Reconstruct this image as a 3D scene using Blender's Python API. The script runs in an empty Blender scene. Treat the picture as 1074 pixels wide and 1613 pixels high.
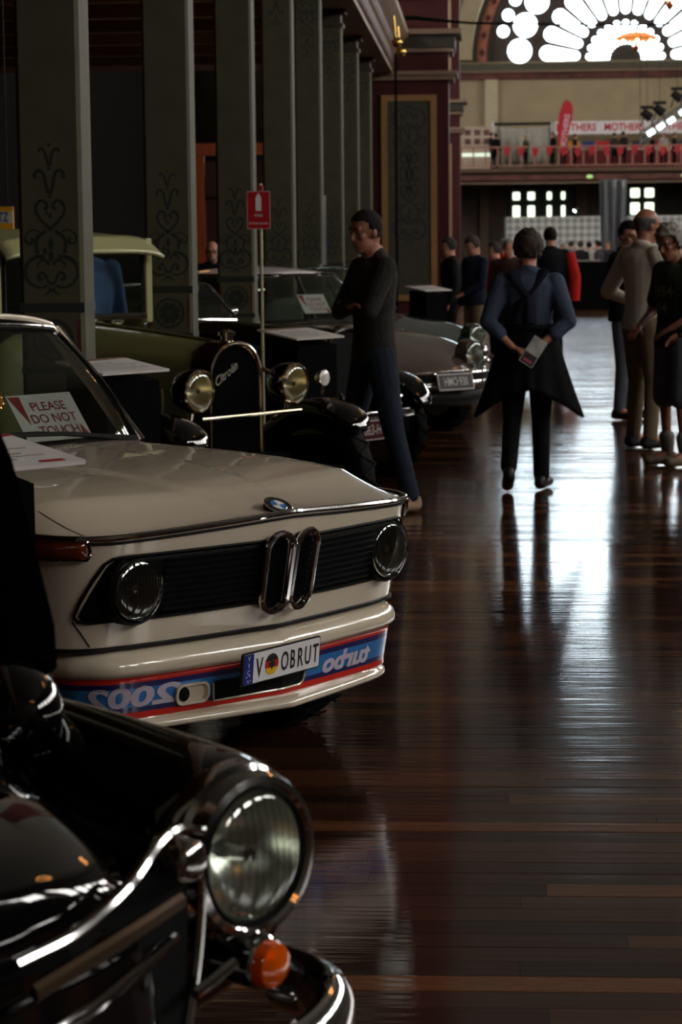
import bpy, bmesh, math, random
from mathutils import Vector, Matrix, noise as mnoise
random.seed(7)
S = bpy.context.scene
COL = S.collection
PI = math.pi

# ------------------------------------------------------------------ camera, world, exposure
cam_d = bpy.data.cameras.new('camera'); cam = bpy.data.objects.new('camera', cam_d); COL.objects.link(cam)
cam_d.sensor_fit = 'VERTICAL'; cam_d.sensor_height = 22.3; cam_d.sensor_width = 14.85
cam_d.lens = 50.0; cam_d.clip_start = .05; cam_d.clip_end = 400
cam.location = (0, 0, 1.62)
_yaw, _pitch, _roll = math.radians(3.572), math.radians(6.692), .010
cam.rotation_euler = (Matrix.Rotation(_yaw, 3, 'Z') @ Matrix.Rotation(PI/2-_pitch, 3, 'X') @ Matrix.Rotation(-_roll, 3, 'Z')).to_euler()
cam_d.dof.use_dof = True; cam_d.dof.focus_distance = 6.9; cam_d.dof.aperture_fstop = 5.0
S.camera = cam
w = bpy.data.worlds.new('world'); S.world = w; w.use_nodes = True
w.node_tree.nodes['Background'].inputs[0].default_value = (1, .95, .88, 1)
w.node_tree.nodes['Background'].inputs[1].default_value = .02
S.view_settings.view_transform = 'Standard'; S.view_settings.look = 'None'
S.view_settings.exposure = 0.0; S.view_settings.gamma = 1.0; S.view_settings.use_curve_mapping = False
SKY = 19.0      # brightness of the daylight seen through the glazing of the hall
SKY_END = 11.5   # the end wall's fanlight (overcast, far end)

# ------------------------------------------------------------------ materials
def lin(c):
    return tuple((x/255/12.92 if x/255 <= .04045 else ((x/255+.055)/1.055)**2.4) for x in c[:3])+(1,)
MATS = {}
def M(name, col, rough=.5, metal=0., var=.12, scale=8., bump=0., bscale=40., coat=0., spec=.5, alpha=1., aniso=0., sheen=0., trans=0., ior=1.5, stretch=(1,1,1)):
    if name in MATS: return MATS[name]
    m = bpy.data.materials.new(name); m.use_nodes = True; nt = m.node_tree; N = nt.nodes; L = nt.links
    b = N['Principled BSDF']; c = lin(col)
    tc = N.new('ShaderNodeTexCoord'); mp = N.new('ShaderNodeMapping'); L.new(tc.outputs['Object'], mp.inputs[0]); mp.inputs['Scale'].default_value = stretch
    nz = N.new('ShaderNodeTexNoise'); nz.inputs['Scale'].default_value = scale; nz.inputs['Detail'].default_value = 4; L.new(mp.outputs[0], nz.inputs['Vector'])
    rp = N.new('ShaderNodeValToRGB'); e = rp.color_ramp.elements
    e[0].position = .3; e[1].position = .7
    e[0].color = tuple(x*(1-var) for x in c[:3])+(1,); e[1].color = tuple(min(1, x*(1+var)) for x in c[:3])+(1,)
    L.new(nz.outputs['Fac'], rp.inputs[0]); L.new(rp.outputs[0], b.inputs['Base Color'])
    b.inputs['Roughness'].default_value = rough; b.inputs['Metallic'].default_value = metal
    b.inputs['Specular IOR Level'].default_value = spec; b.inputs['IOR'].default_value = ior
    b.inputs['Coat Weight'].default_value = coat; b.inputs['Coat Roughness'].default_value = .03
    b.inputs['Alpha'].default_value = alpha; b.inputs['Transmission Weight'].default_value = trans
    b.inputs['Sheen Weight'].default_value = sheen
    if bump:
        n2 = N.new('ShaderNodeTexNoise'); n2.inputs['Scale'].default_value = bscale; n2.inputs['Detail'].default_value = 3; L.new(mp.outputs[0], n2.inputs['Vector'])
        bp = N.new('ShaderNodeBump'); bp.inputs['Strength'].default_value = bump; bp.inputs['Distance'].default_value = .02
        L.new(n2.outputs['Fac'], bp.inputs['Height']); L.new(bp.outputs[0], b.inputs['Normal'])
    MATS[name] = m; return m
def emit(name, col, strength):
    if name in MATS: return MATS[name]
    m = bpy.data.materials.new(name); m.use_nodes = True; nt = m.node_tree
    b = nt.nodes['Principled BSDF']; b.inputs['Base Color'].default_value = (.02, .02, .02, 1)
    nz = nt.nodes.new('ShaderNodeTexNoise'); nz.inputs['Scale'].default_value = .6
    rp = nt.nodes.new('ShaderNodeValToRGB'); c = lin(col)
    rp.color_ramp.elements[0].color = tuple(x*.94 for x in c[:3])+(1,); rp.color_ramp.elements[1].color = c
    nt.links.new(nz.outputs['Fac'], rp.inputs[0]); nt.links.new(rp.outputs[0], b.inputs['Emission Color'])
    b.inputs['Emission Strength'].default_value = strength
    MATS[name] = m; return m
def glass(name, tint=(200, 215, 210), alpha=.22, rough=.02):
    """thin pane: part mirror-like gloss, part see-through"""
    if name in MATS: return MATS[name]
    m = bpy.data.materials.new(name); m.use_nodes = True; nt = m.node_tree; N = nt.nodes; L = nt.links
    out = N['Material Output']; N.remove(N['Principled BSDF'])
    tr = N.new('ShaderNodeBsdfTransparent'); tr.inputs[0].default_value = lin(tint)
    gl = N.new('ShaderNodeBsdfGlossy'); gl.inputs['Roughness'].default_value = rough; gl.inputs[0].default_value = (.95, 1, .98, 1)
    lw = N.new('ShaderNodeLayerWeight'); lw.inputs[0].default_value = .5
    fr = N.new('ShaderNodeMath'); fr.operation = 'POWER'; fr.inputs[1].default_value = 5; L.new(lw.outputs['Facing'], fr.inputs[0])
    ad = N.new('ShaderNodeMath'); ad.operation = 'MULTIPLY_ADD'; ad.inputs[1].default_value = .9; ad.inputs[2].default_value = .045+alpha*.3; L.new(fr.outputs[0], ad.inputs[0])
    mx = N.new('ShaderNodeMixShader'); L.new(ad.outputs[0], mx.inputs[0]); L.new(tr.outputs[0], mx.inputs[1]); L.new(gl.outputs[0], mx.inputs[2])
    L.new(mx.outputs[0], out.inputs[0]); MATS[name] = m; return m

chrome = M('chrome', (205, 205, 205), .08, 1, .03)
nickel = M('nickel', (190, 178, 155), .15, 1, .05)
black_gloss = M('black_enamel', (6, 6, 7), .06, 0, .1, coat=1)
black_matt = M('black_cloth', (7, 7, 8), .9, 0, .2, spec=.06)
rubber = M('tyre_rubber', (12, 12, 13), .8, 0, .2, bump=.2, spec=.15)
dark_trim = M('dark_trim', (13, 13, 14), .5, spec=.3)
paper = M('white_card', (225, 223, 226), .55, 0, .02)
red_print = M('dark_red_print', (150, 22, 34), .5, 0, .04)
black_print = M('black_print', (14, 14, 16), .5)
lens_glass = glass('lamp_glass', (235, 240, 235), .35, .06)

# ------------------------------------------------------------------ mesh helpers
class MB:
    def __init__(s): s.v = []; s.f = []; s.m = []
    def add(s, vs, fs, mi=0, T=None):
        o = len(s.v)
        for p in vs:
            p = Vector(p)
            if T is not None: p = T @ p
            s.v.append(tuple(p))
        for f in fs: s.f.append(tuple(i+o for i in f)); s.m.append(mi)
        return s
    def box(s, c, d, mi=0, T=None, ch=0.):
        x, y, z = c; a, b, h = d[0]/2, d[1]/2, d[2]/2
        if ch <= 0:
            vs = [(x+i*a, y+j*b, z+k*h) for k in (-1, 1) for j in (-1, 1) for i in (-1, 1)]
            fs = [(0,2,3,1), (4,5,7,6), (0,1,5,4), (2,6,7,3), (0,4,6,2), (1,3,7,5)]
        else:   # chamfered top edge
            vs = [(x+i*a, y+j*b, z+k) for k in (-h, h-ch) for j in (-1, 1) for i in (-1, 1)]+[(x+i*(a-ch), y+j*(b-ch), z+h) for j in (-1, 1) for i in (-1, 1)]
            fs = [(0,2,3,1), (0,1,5,4), (2,6,7,3), (0,4,6,2), (1,3,7,5), (4,5,9,8), (6,10,11,7), (4,8,10,6), (5,7,11,9), (8,9,11,10)]
        return s.add(vs, fs, mi, T)
    def tube(s, pts, r, n=10, mi=0, T=None, cap=True, flat=None, up=None):
        """swept tube; r scalar or list; flat = (a,b) section scales"""
        P = [Vector(p) for p in pts]; k = len(P); R = r if isinstance(r, (list, tuple)) else [r]*k
        vs = []; prev = None
        for i in range(k):
            t = (P[min(i+1, k-1)]-P[max(i-1, 0)])
            t = t.normalized() if t.length > 1e-9 else Vector((0, 0, 1))
            if prev is None:
                a = Vector(up) if up else (Vector((0, 0, 1)) if abs(t.z) < .9 else Vector((1, 0, 0)))
                u = (a-t*a.dot(t)).normalized()
            else:
                u = prev-t*prev.dot(t); u = u.normalized() if u.length > 1e-6 else prev
            prev = u; v = t.cross(u); fa, fb = flat if flat else (1, 1)
            for j in range(n):
                q = 2*PI*j/n; vs.append(P[i]+u*(math.cos(q)*R[i]*fa)+v*(math.sin(q)*R[i]*fb))
        fs = [(i*n+j, i*n+(j+1) % n, (i+1)*n+(j+1) % n, (i+1)*n+j) for i in range(k-1) for j in range(n)]
        if cap: fs += [tuple(range(n))[::-1], tuple((k-1)*n+j for j in range(n))]
        return s.add(vs, fs, mi, T)
    def lathe(s, prof, n=24, mi=0, T=None, arc=2*PI, a0=0.):
        """prof: (radius, height) about local +X axis: height along x"""
        full = abs(arc-2*PI) < 1e-6; cols = n if full else n+1; vs = []; fs = []
        for (r, h) in prof:
            for j in range(cols):
                q = a0+arc*j/n; vs.append((h, r*math.cos(q), r*math.sin(q)))
        k = len(prof)
        for i in range(k-1):
            for j in range(n):
                j2 = (j+1) % cols; fs.append((i*cols+j, i*cols+j2, (i+1)*cols+j2, (i+1)*cols+j))
        return s.add(vs, fs, mi, T)
    def grid(s, fn, nu, nv, mi=0, T=None, skip=None, closeu=False):
        vs = [fn(i/nu, j/nv) for j in range(nv+1) for i in range(nu+1)]; fs = []
        for j in range(nv):
            for i in range(nu):
                f = (j*(nu+1)+i, j*(nu+1)+i+1, (j+1)*(nu+1)+i+1, (j+1)*(nu+1)+i)
                if skip and skip(sum((Vector(vs[q]) for q in f), Vector())/4): continue
                fs.append(f)
        return s.add(vs, fs, mi, T)
    def prism(s, poly, d0, d1, fn, mi=0, T=None):
        """closed polygon (2D) between depths d0, d1; fn(a,b,d)->point"""
        n = len(poly); vs = [fn(a, b, d0) for a, b in poly]+[fn(a, b, d1) for a, b in poly]
        fs = [tuple(range(n))[::-1], tuple(range(n, 2*n))]+[(i, (i+1) % n, n+(i+1) % n, n+i) for i in range(n)]
        return s.add(vs, fs, mi, T)
    def sphere(s, c, r, n=12, m=8, mi=0, T=None):
        rx, ry, rz = r if isinstance(r, (tuple, list)) else (r, r, r)
        vs = [(c[0], c[1], c[2]-rz)]; fs = []
        for i in range(1, m):
            a = -PI/2+PI*i/m
            for j in range(n): vs.append((c[0]+rx*math.cos(a)*math.cos(2*PI*j/n), c[1]+ry*math.cos(a)*math.sin(2*PI*j/n), c[2]+rz*math.sin(a)))
        vs.append((c[0], c[1], c[2]+rz)); t = len(vs)-1
        for j in range(n): fs.append((0, 1+(j+1) % n, 1+j)); fs.append((t, 1+(m-2)*n+j, 1+(m-2)*n+(j+1) % n))
        for i in range(m-2):
            for j in range(n): fs.append((1+i*n+j, 1+i*n+(j+1) % n, 1+(i+1)*n+(j+1) % n, 1+(i+1)*n+j))
        return s.add(vs, fs, mi, T)
    def mesh(s, name, mats, smooth=True):
        me = bpy.data.meshes.new(name); me.from_pydata(s.v, [], s.f)
        for m in (mats if isinstance(mats, (list, tuple)) else [mats]): me.materials.append(m)
        if any(s.m): me.polygons.foreach_set('material_index', s.m)
        bm = bmesh.new(); bm.from_mesh(me); bmesh.ops.remove_doubles(bm, verts=bm.verts, dist=1e-5); bmesh.ops.recalc_face_normals(bm, faces=bm.faces); bm.to_mesh(me); bm.free()
        if smooth: me.polygons.foreach_set('use_smooth', [True]*len(me.polygons)); me.update()
        return me
    def obj(s, name, mats, parent=None, loc=(0, 0, 0), smooth=True, ang=40, sub=0, solid=0., bev=0., **props):
        return link(name, s.mesh(name, mats, smooth), parent, loc, ang if smooth else None, sub, solid, bev, **props)
def link(name, me, parent=None, loc=(0, 0, 0), ang=None, sub=0, solid=0., bev=0., rot=None, **props):
    o = bpy.data.objects.new(name, me); COL.objects.link(o); o.parent = parent; o.location = loc
    if rot: o.rotation_euler = rot
    if ang and not sub:
        bm = bmesh.new(); bm.from_mesh(me)
        for e in bm.edges:
            if len(e.link_faces) == 2 and e.calc_face_angle(0) > math.radians(ang): e.smooth = False
        bm.to_mesh(me); bm.free()
    if bev:
        b = o.modifiers.new('bevel', 'BEVEL'); b.width = bev; b.segments = 2; b.limit_method = 'ANGLE'
    if solid:
        q = o.modifiers.new('solid', 'SOLIDIFY'); q.thickness = solid; q.offset = -1
    if sub:
        q = o.modifiers.new('sub', 'SUBSURF'); q.levels = sub; q.render_levels = sub
    for k, v in props.items(): o[k] = v
    return o
def thing(name, label, cat, loc=(0, 0, 0), rz=0., group=None):
    o = bpy.data.objects.new(name, None); COL.objects.link(o); o.empty_display_size = .2
    o.location = loc; o.rotation_euler = (0, 0, rz); o['label'] = label; o['category'] = cat
    if group: o['group'] = group
    return o
def tag(o, label, cat, group=None):
    o['label'] = label; o['category'] = cat
    if group: o['group'] = group
    return o
def struct(o, label, cat):
    o['kind'] = 'structure'; o['label'] = label; o['category'] = cat; return o
def text_mesh(txt, size, extr=0., mirror=False, shear=0., sp=1., align='CENTER', offset=0.):
    """flat lettering in the XY plane -> list verts, faces"""
    c = bpy.data.curves.new('lettering', 'FONT'); c.body = txt; c.size = size; c.align_x = align; c.align_y = 'CENTER'
    c.extrude = extr; c.shear = shear; c.space_character = sp; c.resolution_u = 3; c.offset = offset
    o = bpy.data.objects.new('lettering', c); COL.objects.link(o)
    dg = bpy.context.evaluated_depsgraph_get(); me = bpy.data.meshes.new_from_object(o.evaluated_get(dg))
    vs = [v.co.copy() for v in me.vertices]; fs = [tuple(p.vertices) for p in me.polygons]
    bpy.data.objects.remove(o); bpy.data.curves.remove(c); bpy.data.meshes.remove(me)
    if mirror:
        for v in vs: v.x = -v.x
    return vs, fs
def lerp(a, b, t): return a+(b-a)*t
def interp(tab, x):
    """piecewise smooth table lookup"""
    if x <= tab[0][0]: return tab[0][1]
    for (a, b), (c, d) in zip(tab, tab[1:]):
        if x <= c: t = (x-a)/(c-a); return b+(d-b)*t
    return tab[-1][1]
def spline(pts, n):
    """Catmull-Rom through points, n per span"""
    P = [Vector(p) for p in pts]; P = [P[0]*2-P[1]]+P+[P[-1]*2-P[-2]]; out = []
    for i in range(1, len(P)-2):
        for k in range(n):
            t = k/n; a, b, c, d = P[i-1:i+3]
            out.append(.5*((2*b)+(c-a)*t+(2*a-5*b+4*c-d)*t*t+(3*b-a-3*c+d)*t**3))
    out.append(P[-2]); return out
def frame(o, x, z=None):
    """matrix whose local +X points along x (origin o), +Z close to z"""
    x = Vector(x).normalized(); z = Vector(z or (0, 0, 1)); y = z.cross(x).normalized(); z = x.cross(y)
    return Matrix(((x.x, y.x, z.x, o[0]), (x.y, y.y, z.y, o[1]), (x.z, y.z, z.z, o[2]), (0, 0, 0, 1)))
def rrect(w, h, r, n=5):
    out = []
    for cx, cy, a0 in ((w/2-r, h/2-r, 0), (-w/2+r, h/2-r, PI/2), (-w/2+r, -h/2+r, PI), (w/2-r, -h/2+r, 1.5*PI)):
        for k in range(n+1): a = a0+PI/2*k/n; out.append((cx+r*math.cos(a), cy+r*math.sin(a)))
    return out
# ================================================================== THE HALL
NX = 7.0            # centre line of the nave
XC = -1.845         # nave side of the left colonnade
KS = .831           # size of the colonnade relative to its drawn template
def zs_(z): return 1.62+(z-1.62)*KS
YE = 115.0          # end wall
PITCH = 4.0; Y0 = 10.6
# ---- floor: a base with the boards nearest the camera laid one by one
def floor_mat(name, per_object):
    m = bpy.data.materials.new(name); m.use_nodes = True; nt = m.node_tree; N = nt.nodes; L = nt.links; b = N['Principled BSDF']
    tc = N.new('ShaderNodeTexCoord'); geo = N.new('ShaderNodeNewGeometry')
    sp = N.new('ShaderNodeSeparateXYZ'); L.new(geo.outputs['Position'], sp.inputs[0])
    def math_(op, a, v=None):
        q = N.new('ShaderNodeMath'); q.operation = op
        for i, s_ in enumerate((a, v)):
            if s_ is None: continue
            if isinstance(s_, (int, float)): q.inputs[i].default_value = s_
            else: L.new(s_, q.inputs[i])
        return q.outputs[0]
    if per_object:
        oi = N.new('ShaderNodeObjectInfo'); rnd = oi.outputs['Random']
    else:
        row = math_('FLOOR', math_('DIVIDE', sp.outputs['Y'], .105))
        wn0 = N.new('ShaderNodeTexWhiteNoise'); wn0.noise_dimensions = '1D'; L.new(row, wn0.inputs['W'])
        seg = math_('FLOOR', math_('DIVIDE', math_('ADD', sp.outputs['X'], math_('MULTIPLY', wn0.outputs['Value'], 9.)), 2.6))
        cv = N.new('ShaderNodeCombineXYZ'); L.new(row, cv.inputs[0]); L.new(seg, cv.inputs[1])
        wn = N.new('ShaderNodeTexWhiteNoise'); wn.noise_dimensions = '2D'; L.new(cv.outputs[0], wn.inputs['Vector']); rnd = wn.outputs['Value']
    rp = N.new('ShaderNodeValToRGB'); el = rp.color_ramp.elements
    el[0].position = 0; el[0].color = lin((40, 24, 18)); el[1].position = 1; el[1].color = lin((124, 80, 50))
    for p, c in ((.35, (52, 31, 22)), (.62, (66, 40, 27)), (.85, (86, 53, 34))): q = el.new(p); q.color = lin(c)
    L.new(rnd, rp.inputs[0])
    mp = N.new('ShaderNodeMapping'); mp.inputs['Scale'].default_value = (1.2, 26, 26); L.new(geo.outputs['Position'], mp.inputs[0])
    gr = N.new('ShaderNodeTexNoise'); gr.inputs['Scale'].default_value = 3; gr.inputs['Detail'].default_value = 5; L.new(mp.outputs[0], gr.inputs['Vector'])
    mx = N.new('ShaderNodeMix'); mx.data_type = 'RGBA'; mx.blend_type = 'MULTIPLY'; mx.inputs[0].default_value = .75
    g2 = N.new('ShaderNodeValToRGB'); g2.color_ramp.elements[0].color = (.45, .42, .4, 1); g2.color_ramp.elements[1].color = (1.25, 1.2, 1.15, 1); L.new(gr.outputs['Fac'], g2.inputs[0])
    L.new(rp.outputs[0], mx.inputs[6]); L.new(g2.outputs[0], mx.inputs[7]); L.new(mx.outputs[2], b.inputs['Base Color'])
    b.inputs['Specular IOR Level'].default_value = .5
    rr = N.new('ShaderNodeMapRange'); rr.inputs[3].default_value = .075 if per_object else .10; rr.inputs[4].default_value = .135 if per_object else .18; L.new(gr.outputs['Fac'], rr.inputs[0]); L.new(rr.outputs[0], b.inputs['Roughness'])
    mp2 = N.new('ShaderNodeMapping'); mp2.inputs['Scale'].default_value = (.8, 14, 1); L.new(geo.outputs['Position'], mp2.inputs[0])
    wv = N.new('ShaderNodeTexNoise'); wv.inputs['Scale'].default_value = 2.2; wv.inputs['Detail'].default_value = 2; L.new(mp2.outputs[0], wv.inputs['Vector'])
    bp = N.new('ShaderNodeBump'); bp.inputs['Strength'].default_value = .09; bp.inputs['Distance'].default_value = .012; L.new(wv.outputs['Fac'], bp.inputs['Height']); L.new(bp.outputs[0], b.inputs['Normal'])
    if not per_object:                      # each far board lies at a slightly different tilt
        cn = N.new('ShaderNodeCombineXYZ'); cn.inputs[2].default_value = 1; L.new(math_('MULTIPLY', math_('SUBTRACT', rnd, .5), .034), cn.inputs[1])
        vn = N.new('ShaderNodeVectorMath'); vn.operation = 'NORMALIZE'; L.new(cn.outputs[0], vn.inputs[0]); L.new(vn.outputs[0], bp.inputs['Normal'])
    return m
fl_far = floor_mat('varnished_boards_far', False); fl_near = floor_mat('varnished_board', True)
PX0, PX1, PY0, PY1 = -1.9, 2.9, 3.9, 12.3
mb = MB()
def slab(x0, x1, y0, y1, z0, z1): mb.box(((x0+x1)/2, (y0+y1)/2, (z0+z1)/2), (x1-x0, y1-y0, z1-z0))
slab(-9.6, PX0, -12, 116, -.2, 0); slab(PX1, 16.4, -12, 116, -.2, 0); slab(PX0, PX1, -12, PY0, -.2, 0); slab(PX0, PX1, PY1, 116, -.2, 0); slab(PX0, PX1, PY0, PY1, -.2, -.024)
floor = struct(mb.obj('floor', fl_far, smooth=False), 'dark varnished timber floor of narrow boards running across the hall', 'floor')
PL = {}
for L_ in (1.2, 1.7, 2.3, 3.0, 3.6):
    b_ = MB(); b_.prism([(-.05185, -.022), (.05185, -.022), (.05185, -.0012), (.0507, 0), (-.0507, 0), (-.05185, -.0012)], .0004, L_-.0004, lambda a, q, d: (d, a, q)); PL[L_] = b_.mesh('plank', fl_near, False)
rows = int((PY1-PY0)/.105)
rp_ = random.Random(3)
for r in range(rows):
    y = PY0+.0525+r*.105; x = PX0-.0; first = True
    while x < PX1-.3:
        rest = PX1-x; L_ = rp_.choice([l for l in PL if l <= rest+1e-6] or [1.2])
        sc = 1.
        if first: L_ = rp_.choice((1.7, 2.3, 3.0, 3.6)); sc = rp_.uniform(.55, 1); first = False
        elif rest-L_ < 1.2 or L_ > rest: L_ = min(PL, key=lambda l: abs(l-rest)); sc = rest/L_
        o = bpy.data.objects.new('plank', PL[L_]); COL.objects.link(o); o.parent = floor
        o.location = (x, y, rp_.uniform(-.0006, .0006)); o.scale = (sc, 1, 1); o.rotation_euler = (rp_.uniform(-.0035, .0035), 0, 0)
        x += L_*sc
# ---- walls, roof
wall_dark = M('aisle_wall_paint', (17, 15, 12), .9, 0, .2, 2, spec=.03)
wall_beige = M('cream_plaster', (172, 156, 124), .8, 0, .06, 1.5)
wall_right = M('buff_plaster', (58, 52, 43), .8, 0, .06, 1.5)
brown_paint = M('brown_paint', (58, 42, 28), .6, 0, .15, 3)
def wall(name, c, d, m, lab): b_ = MB(); b_.box(c, d); return struct(b_.obj(name, m, smooth=False), lab, 'wall')
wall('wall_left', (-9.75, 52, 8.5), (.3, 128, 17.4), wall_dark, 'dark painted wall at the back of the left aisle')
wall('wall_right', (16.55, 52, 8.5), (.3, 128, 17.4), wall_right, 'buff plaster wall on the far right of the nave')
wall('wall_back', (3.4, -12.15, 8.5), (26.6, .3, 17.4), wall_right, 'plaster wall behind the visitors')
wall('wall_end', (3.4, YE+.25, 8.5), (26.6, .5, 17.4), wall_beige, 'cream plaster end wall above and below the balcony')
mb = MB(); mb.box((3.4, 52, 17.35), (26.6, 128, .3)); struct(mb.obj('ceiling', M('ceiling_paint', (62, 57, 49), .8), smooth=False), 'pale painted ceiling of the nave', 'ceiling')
# tall windows high in the right wall; each is a frame with three glazed lights
win_glow = emit('daylight_glass', (247, 243, 237), SKY)
frame_mat = M('window_frame_paint', (70, 60, 48), .6)
k = 0
for y in [-8+4.8*i for i in range(24)]:
    k += 1
    w_ = MB(); w_.box((16.36, y, 9.7), (.08, 3.0, 3.3)); wo = struct(w_.obj('window_%d' % k, frame_mat, smooth=False), 'high side window of three tall lights above the right side', 'window'); wo['group'] = 'high side windows'
    for j in (-1, 0, 1):
        p_ = MB(); p_.box((16.30, y+j*.92, 9.7), (.03, .74, 3.0)); p_.obj('pane', win_glow, wo, smooth=False)
    if y > 20:      # unseen windows added above the left gallery as fill for the end wall
        w_ = MB(); w_.box((-9.56, y, 11.2), (.08, 3.0, 3.3)); wo = struct(w_.obj('window_fill_%d' % k, frame_mat, smooth=False), 'unseen high window of three lights added above the left gallery as fill light', 'window'); wo['group'] = 'added fill windows on the left'
        for j in (-1, 0, 1):
            p_ = MB(); p_.box((-9.5, y+j*.92, 11.2), (.03, .74, 3.0)); p_.obj('pane', win_glow, wo, smooth=False)
# ---- gallery over the left aisle
gal = M('gallery_boarding', (104, 70, 42), .6, 0, .2, 4, stretch=(.3, 8, 1))
mb = MB(); mb.box((-5.6, 15.2, zs_(5.65)), (8.0, 54.4, .4)); gs = struct(mb.obj('ceiling.001', gal, smooth=False), 'brown boarded ceiling under the gallery of the left aisle', 'ceiling')
for i in range(25):
    b_ = MB(); b_.box((-5.9, -9.5+i*2.0, zs_(5.29)), (7.2, .2, .2)); b_.obj('beam', gal, gs, smooth=False)
ent = M('entablature_paint', (128, 104, 84), .6, 0, .1, 3); ent_red = M('oxblood_paint', (62, 20, 18), .6, 0, .12, 3, spec=.25); ent_dark = M('dark_bronze_paint', (46, 40, 30), .6)
prof = [(x_*KS, zs_(z_)) for x_, z_ in [(-2.7, 5.28), (-1.95, 5.28), (-1.95, 5.36), (-1.9, 5.38), (-1.9, 5.62), (-1.84, 5.66), (-1.84, 5.86), (-1.72, 5.95), (-1.6, 6.06), (-1.6, 6.18), (-2.7, 6.18)]]
mb = MB(); mb.prism(prof, -12, 42.3, lambda a, b, d: (a, d, b)); eo = struct(mb.obj('trim_1', ent, smooth=False), 'moulded cornice beam running above the row of olive columns', 'cornice')
b_ = MB(); b_.prism([(x_*KS, zs_(z_)) for x_, z_ in ((-1.905, 5.40), (-1.885, 5.40), (-1.885, 5.58), (-1.905, 5.58))], -12, 42.3, lambda a, b, d: (a, d, b)); b_.obj('painted_band', ent_red, eo, smooth=False)
b_ = MB(); b_.prism([(x_*KS, zs_(z_)) for x_, z_ in ((-1.845, 5.69), (-1.828, 5.69), (-1.828, 5.83), (-1.845, 5.83))], -12, 42.3, lambda a, b, d: (a, d, b)); b_.obj('painted_band', ent_red, eo, smooth=False)
brass = M('brass', (196, 160, 84), .2, 1, .05)
for y in (37., 38.8):
    b_ = MB(); b_.sphere((-1.35, y, zs_(5.40)), .085); b_.tube([(-1.37, y, zs_(5.5)), (-1.40, y, zs_(5.9))], .016, 6); tag(b_.obj('brass_lamp', brass), 'round brass lamp under the cornice beside the red pier, '+('nearer' if y < 38 else 'farther')+' one', 'lamp', 'brass cornice lamps')
# ---- stencilled columns
olive = M('olive_column_paint', (77, 75, 58), .65, 0, .12, 5, bump=.05, bscale=14, spec=.2)
st_dark = M('stencil_green', (26, 33, 29), .6, 0, .1); st_red = M('stencil_red', (80, 26, 24), .6, 0, .1)
def ribbon(mb, pts, w0, w1=None, mi=0, n=6, F=None):
    pts = spline([(p[0], p[1], 0) for p in pts], n); k = len(pts); vs = []; w1 = w0 if w1 is None else w1
    for i, p in enumerate(pts):
        t = (pts[min(i+1, k-1)]-pts[max(i-1, 0)]).normalized(); nn = Vector((-t.y, t.x, 0)); w_ = lerp(w0, w1, i/(k-1))/2
        vs += [p+nn*w_, p-nn*w_]
    mb.add([F(v.x, v.y) for v in vs], [(2*i, 2*i+1, 2*i+3, 2*i+2) for i in range(k-1)], mi)
def disc(mb, c, r, F, n=20, r0=0., mi=0, sx=1.):
    if r0: mb.add([F(c[0]+q*math.cos(2*PI*i/n)*sx, c[1]+q*math.sin(2*PI*i/n)) for q in (r, r0) for i in range(n)], [(i, (i+1) % n, n+(i+1) % n, n+i) for i in range(n)], mi)
    else: mb.add([F(c[0]+r*math.cos(2*PI*i/n)*sx, c[1]+r*math.sin(2*PI*i/n)) for i in range(n)], [tuple(range(n))], mi)
def ornament(F):
    b_ = MB()
    for s in (-1, 1):
        def R(pts, w0, w1=None): ribbon(b_, [(s*a, q) for a, q in pts], w0, w1, F=F)
        arc = [(-.062+.086*math.cos(math.radians(a)), .128+.086*math.sin(math.radians(a))) for a in range(-62, -291, -25)]
        R(arc, .012, .024)
        R([(-.002, .035), (-.02, .015), (-.045, .0)], .022, .006); R([(0, .06), (-.02, .075), (-.03, .1), (-.05, .125), (-.072, .11), (-.07, .088), (-.052, .09)], .014, .02)
        R([(-.01, .165), (-.03, .192), (-.06, .19), (-.078, .165), (-.07, .15)], .018, .008)
        R([(-.078, .232), (-.08, .31), (-.028, .355)], .02); R([(-.012, .362), (.02, .385), (.07, .44), (.08, .49), (.05, .525), (.018, .505), (.02, .48), (.036, .48)], .017, .015)
        R([(-.06, .35), (-.1, .362), (-.138, .335), (-.142, .3), (-.118, .285), (-.1, .3), (-.112, .318)], .008, .016)
        R([(-.006, .56), (-.022, .62), (-.034, .672), (-.062, .69), (-.082, .665), (-.076, .645)], .016, .018); R([(-.004, .715), (-.015, .765), (-.028, .80), (-.05, .808), (-.058, .79)], .014, .015)
        disc(b_, (-.034, .245), .02, F, 10, sx=.55); disc(b_, (-.02, .455), .012, F, 10, sx=.6)
    disc(b_, (0, .215), .03, F, 12, sx=.45); disc(b_, (0, .285), .034, F, 12, sx=.42); disc(b_, (0, .44), .016, F, 10, sx=.6)
    for z in (.545, .70, .83): disc(b_, (0, z), .010, F, 10)
    return b_
CW = .36
orn_lo = ornament(lambda a, b: (a, -.0015, b)).mesh('stencil_ornament', st_dark, False)
orn_hi = ornament(lambda a, b: (a, -.0015, -b)).mesh('stencil_ornament', st_dark, False)
sh = MB(); c_ = .022; hw = CW/2
sh.prism([(-hw+c_, -hw), (hw-c_, -hw), (hw, -hw+c_), (hw, hw-c_), (hw-c_, hw), (-hw+c_, hw), (-hw, hw-c_), (-hw, -hw+c_)], -.05, 5.0, lambda a, b, d: (a, b, d)); sh = sh.mesh('shaft', olive, False)
pl = MB(); pl.box((0, 0, -.199), (.48, .48, .26), ch=.02); pl.box((0, 0, -.04), (.42, .42, .06), ch=.02); pl = pl.mesh('plinth', ent_dark, False)
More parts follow.
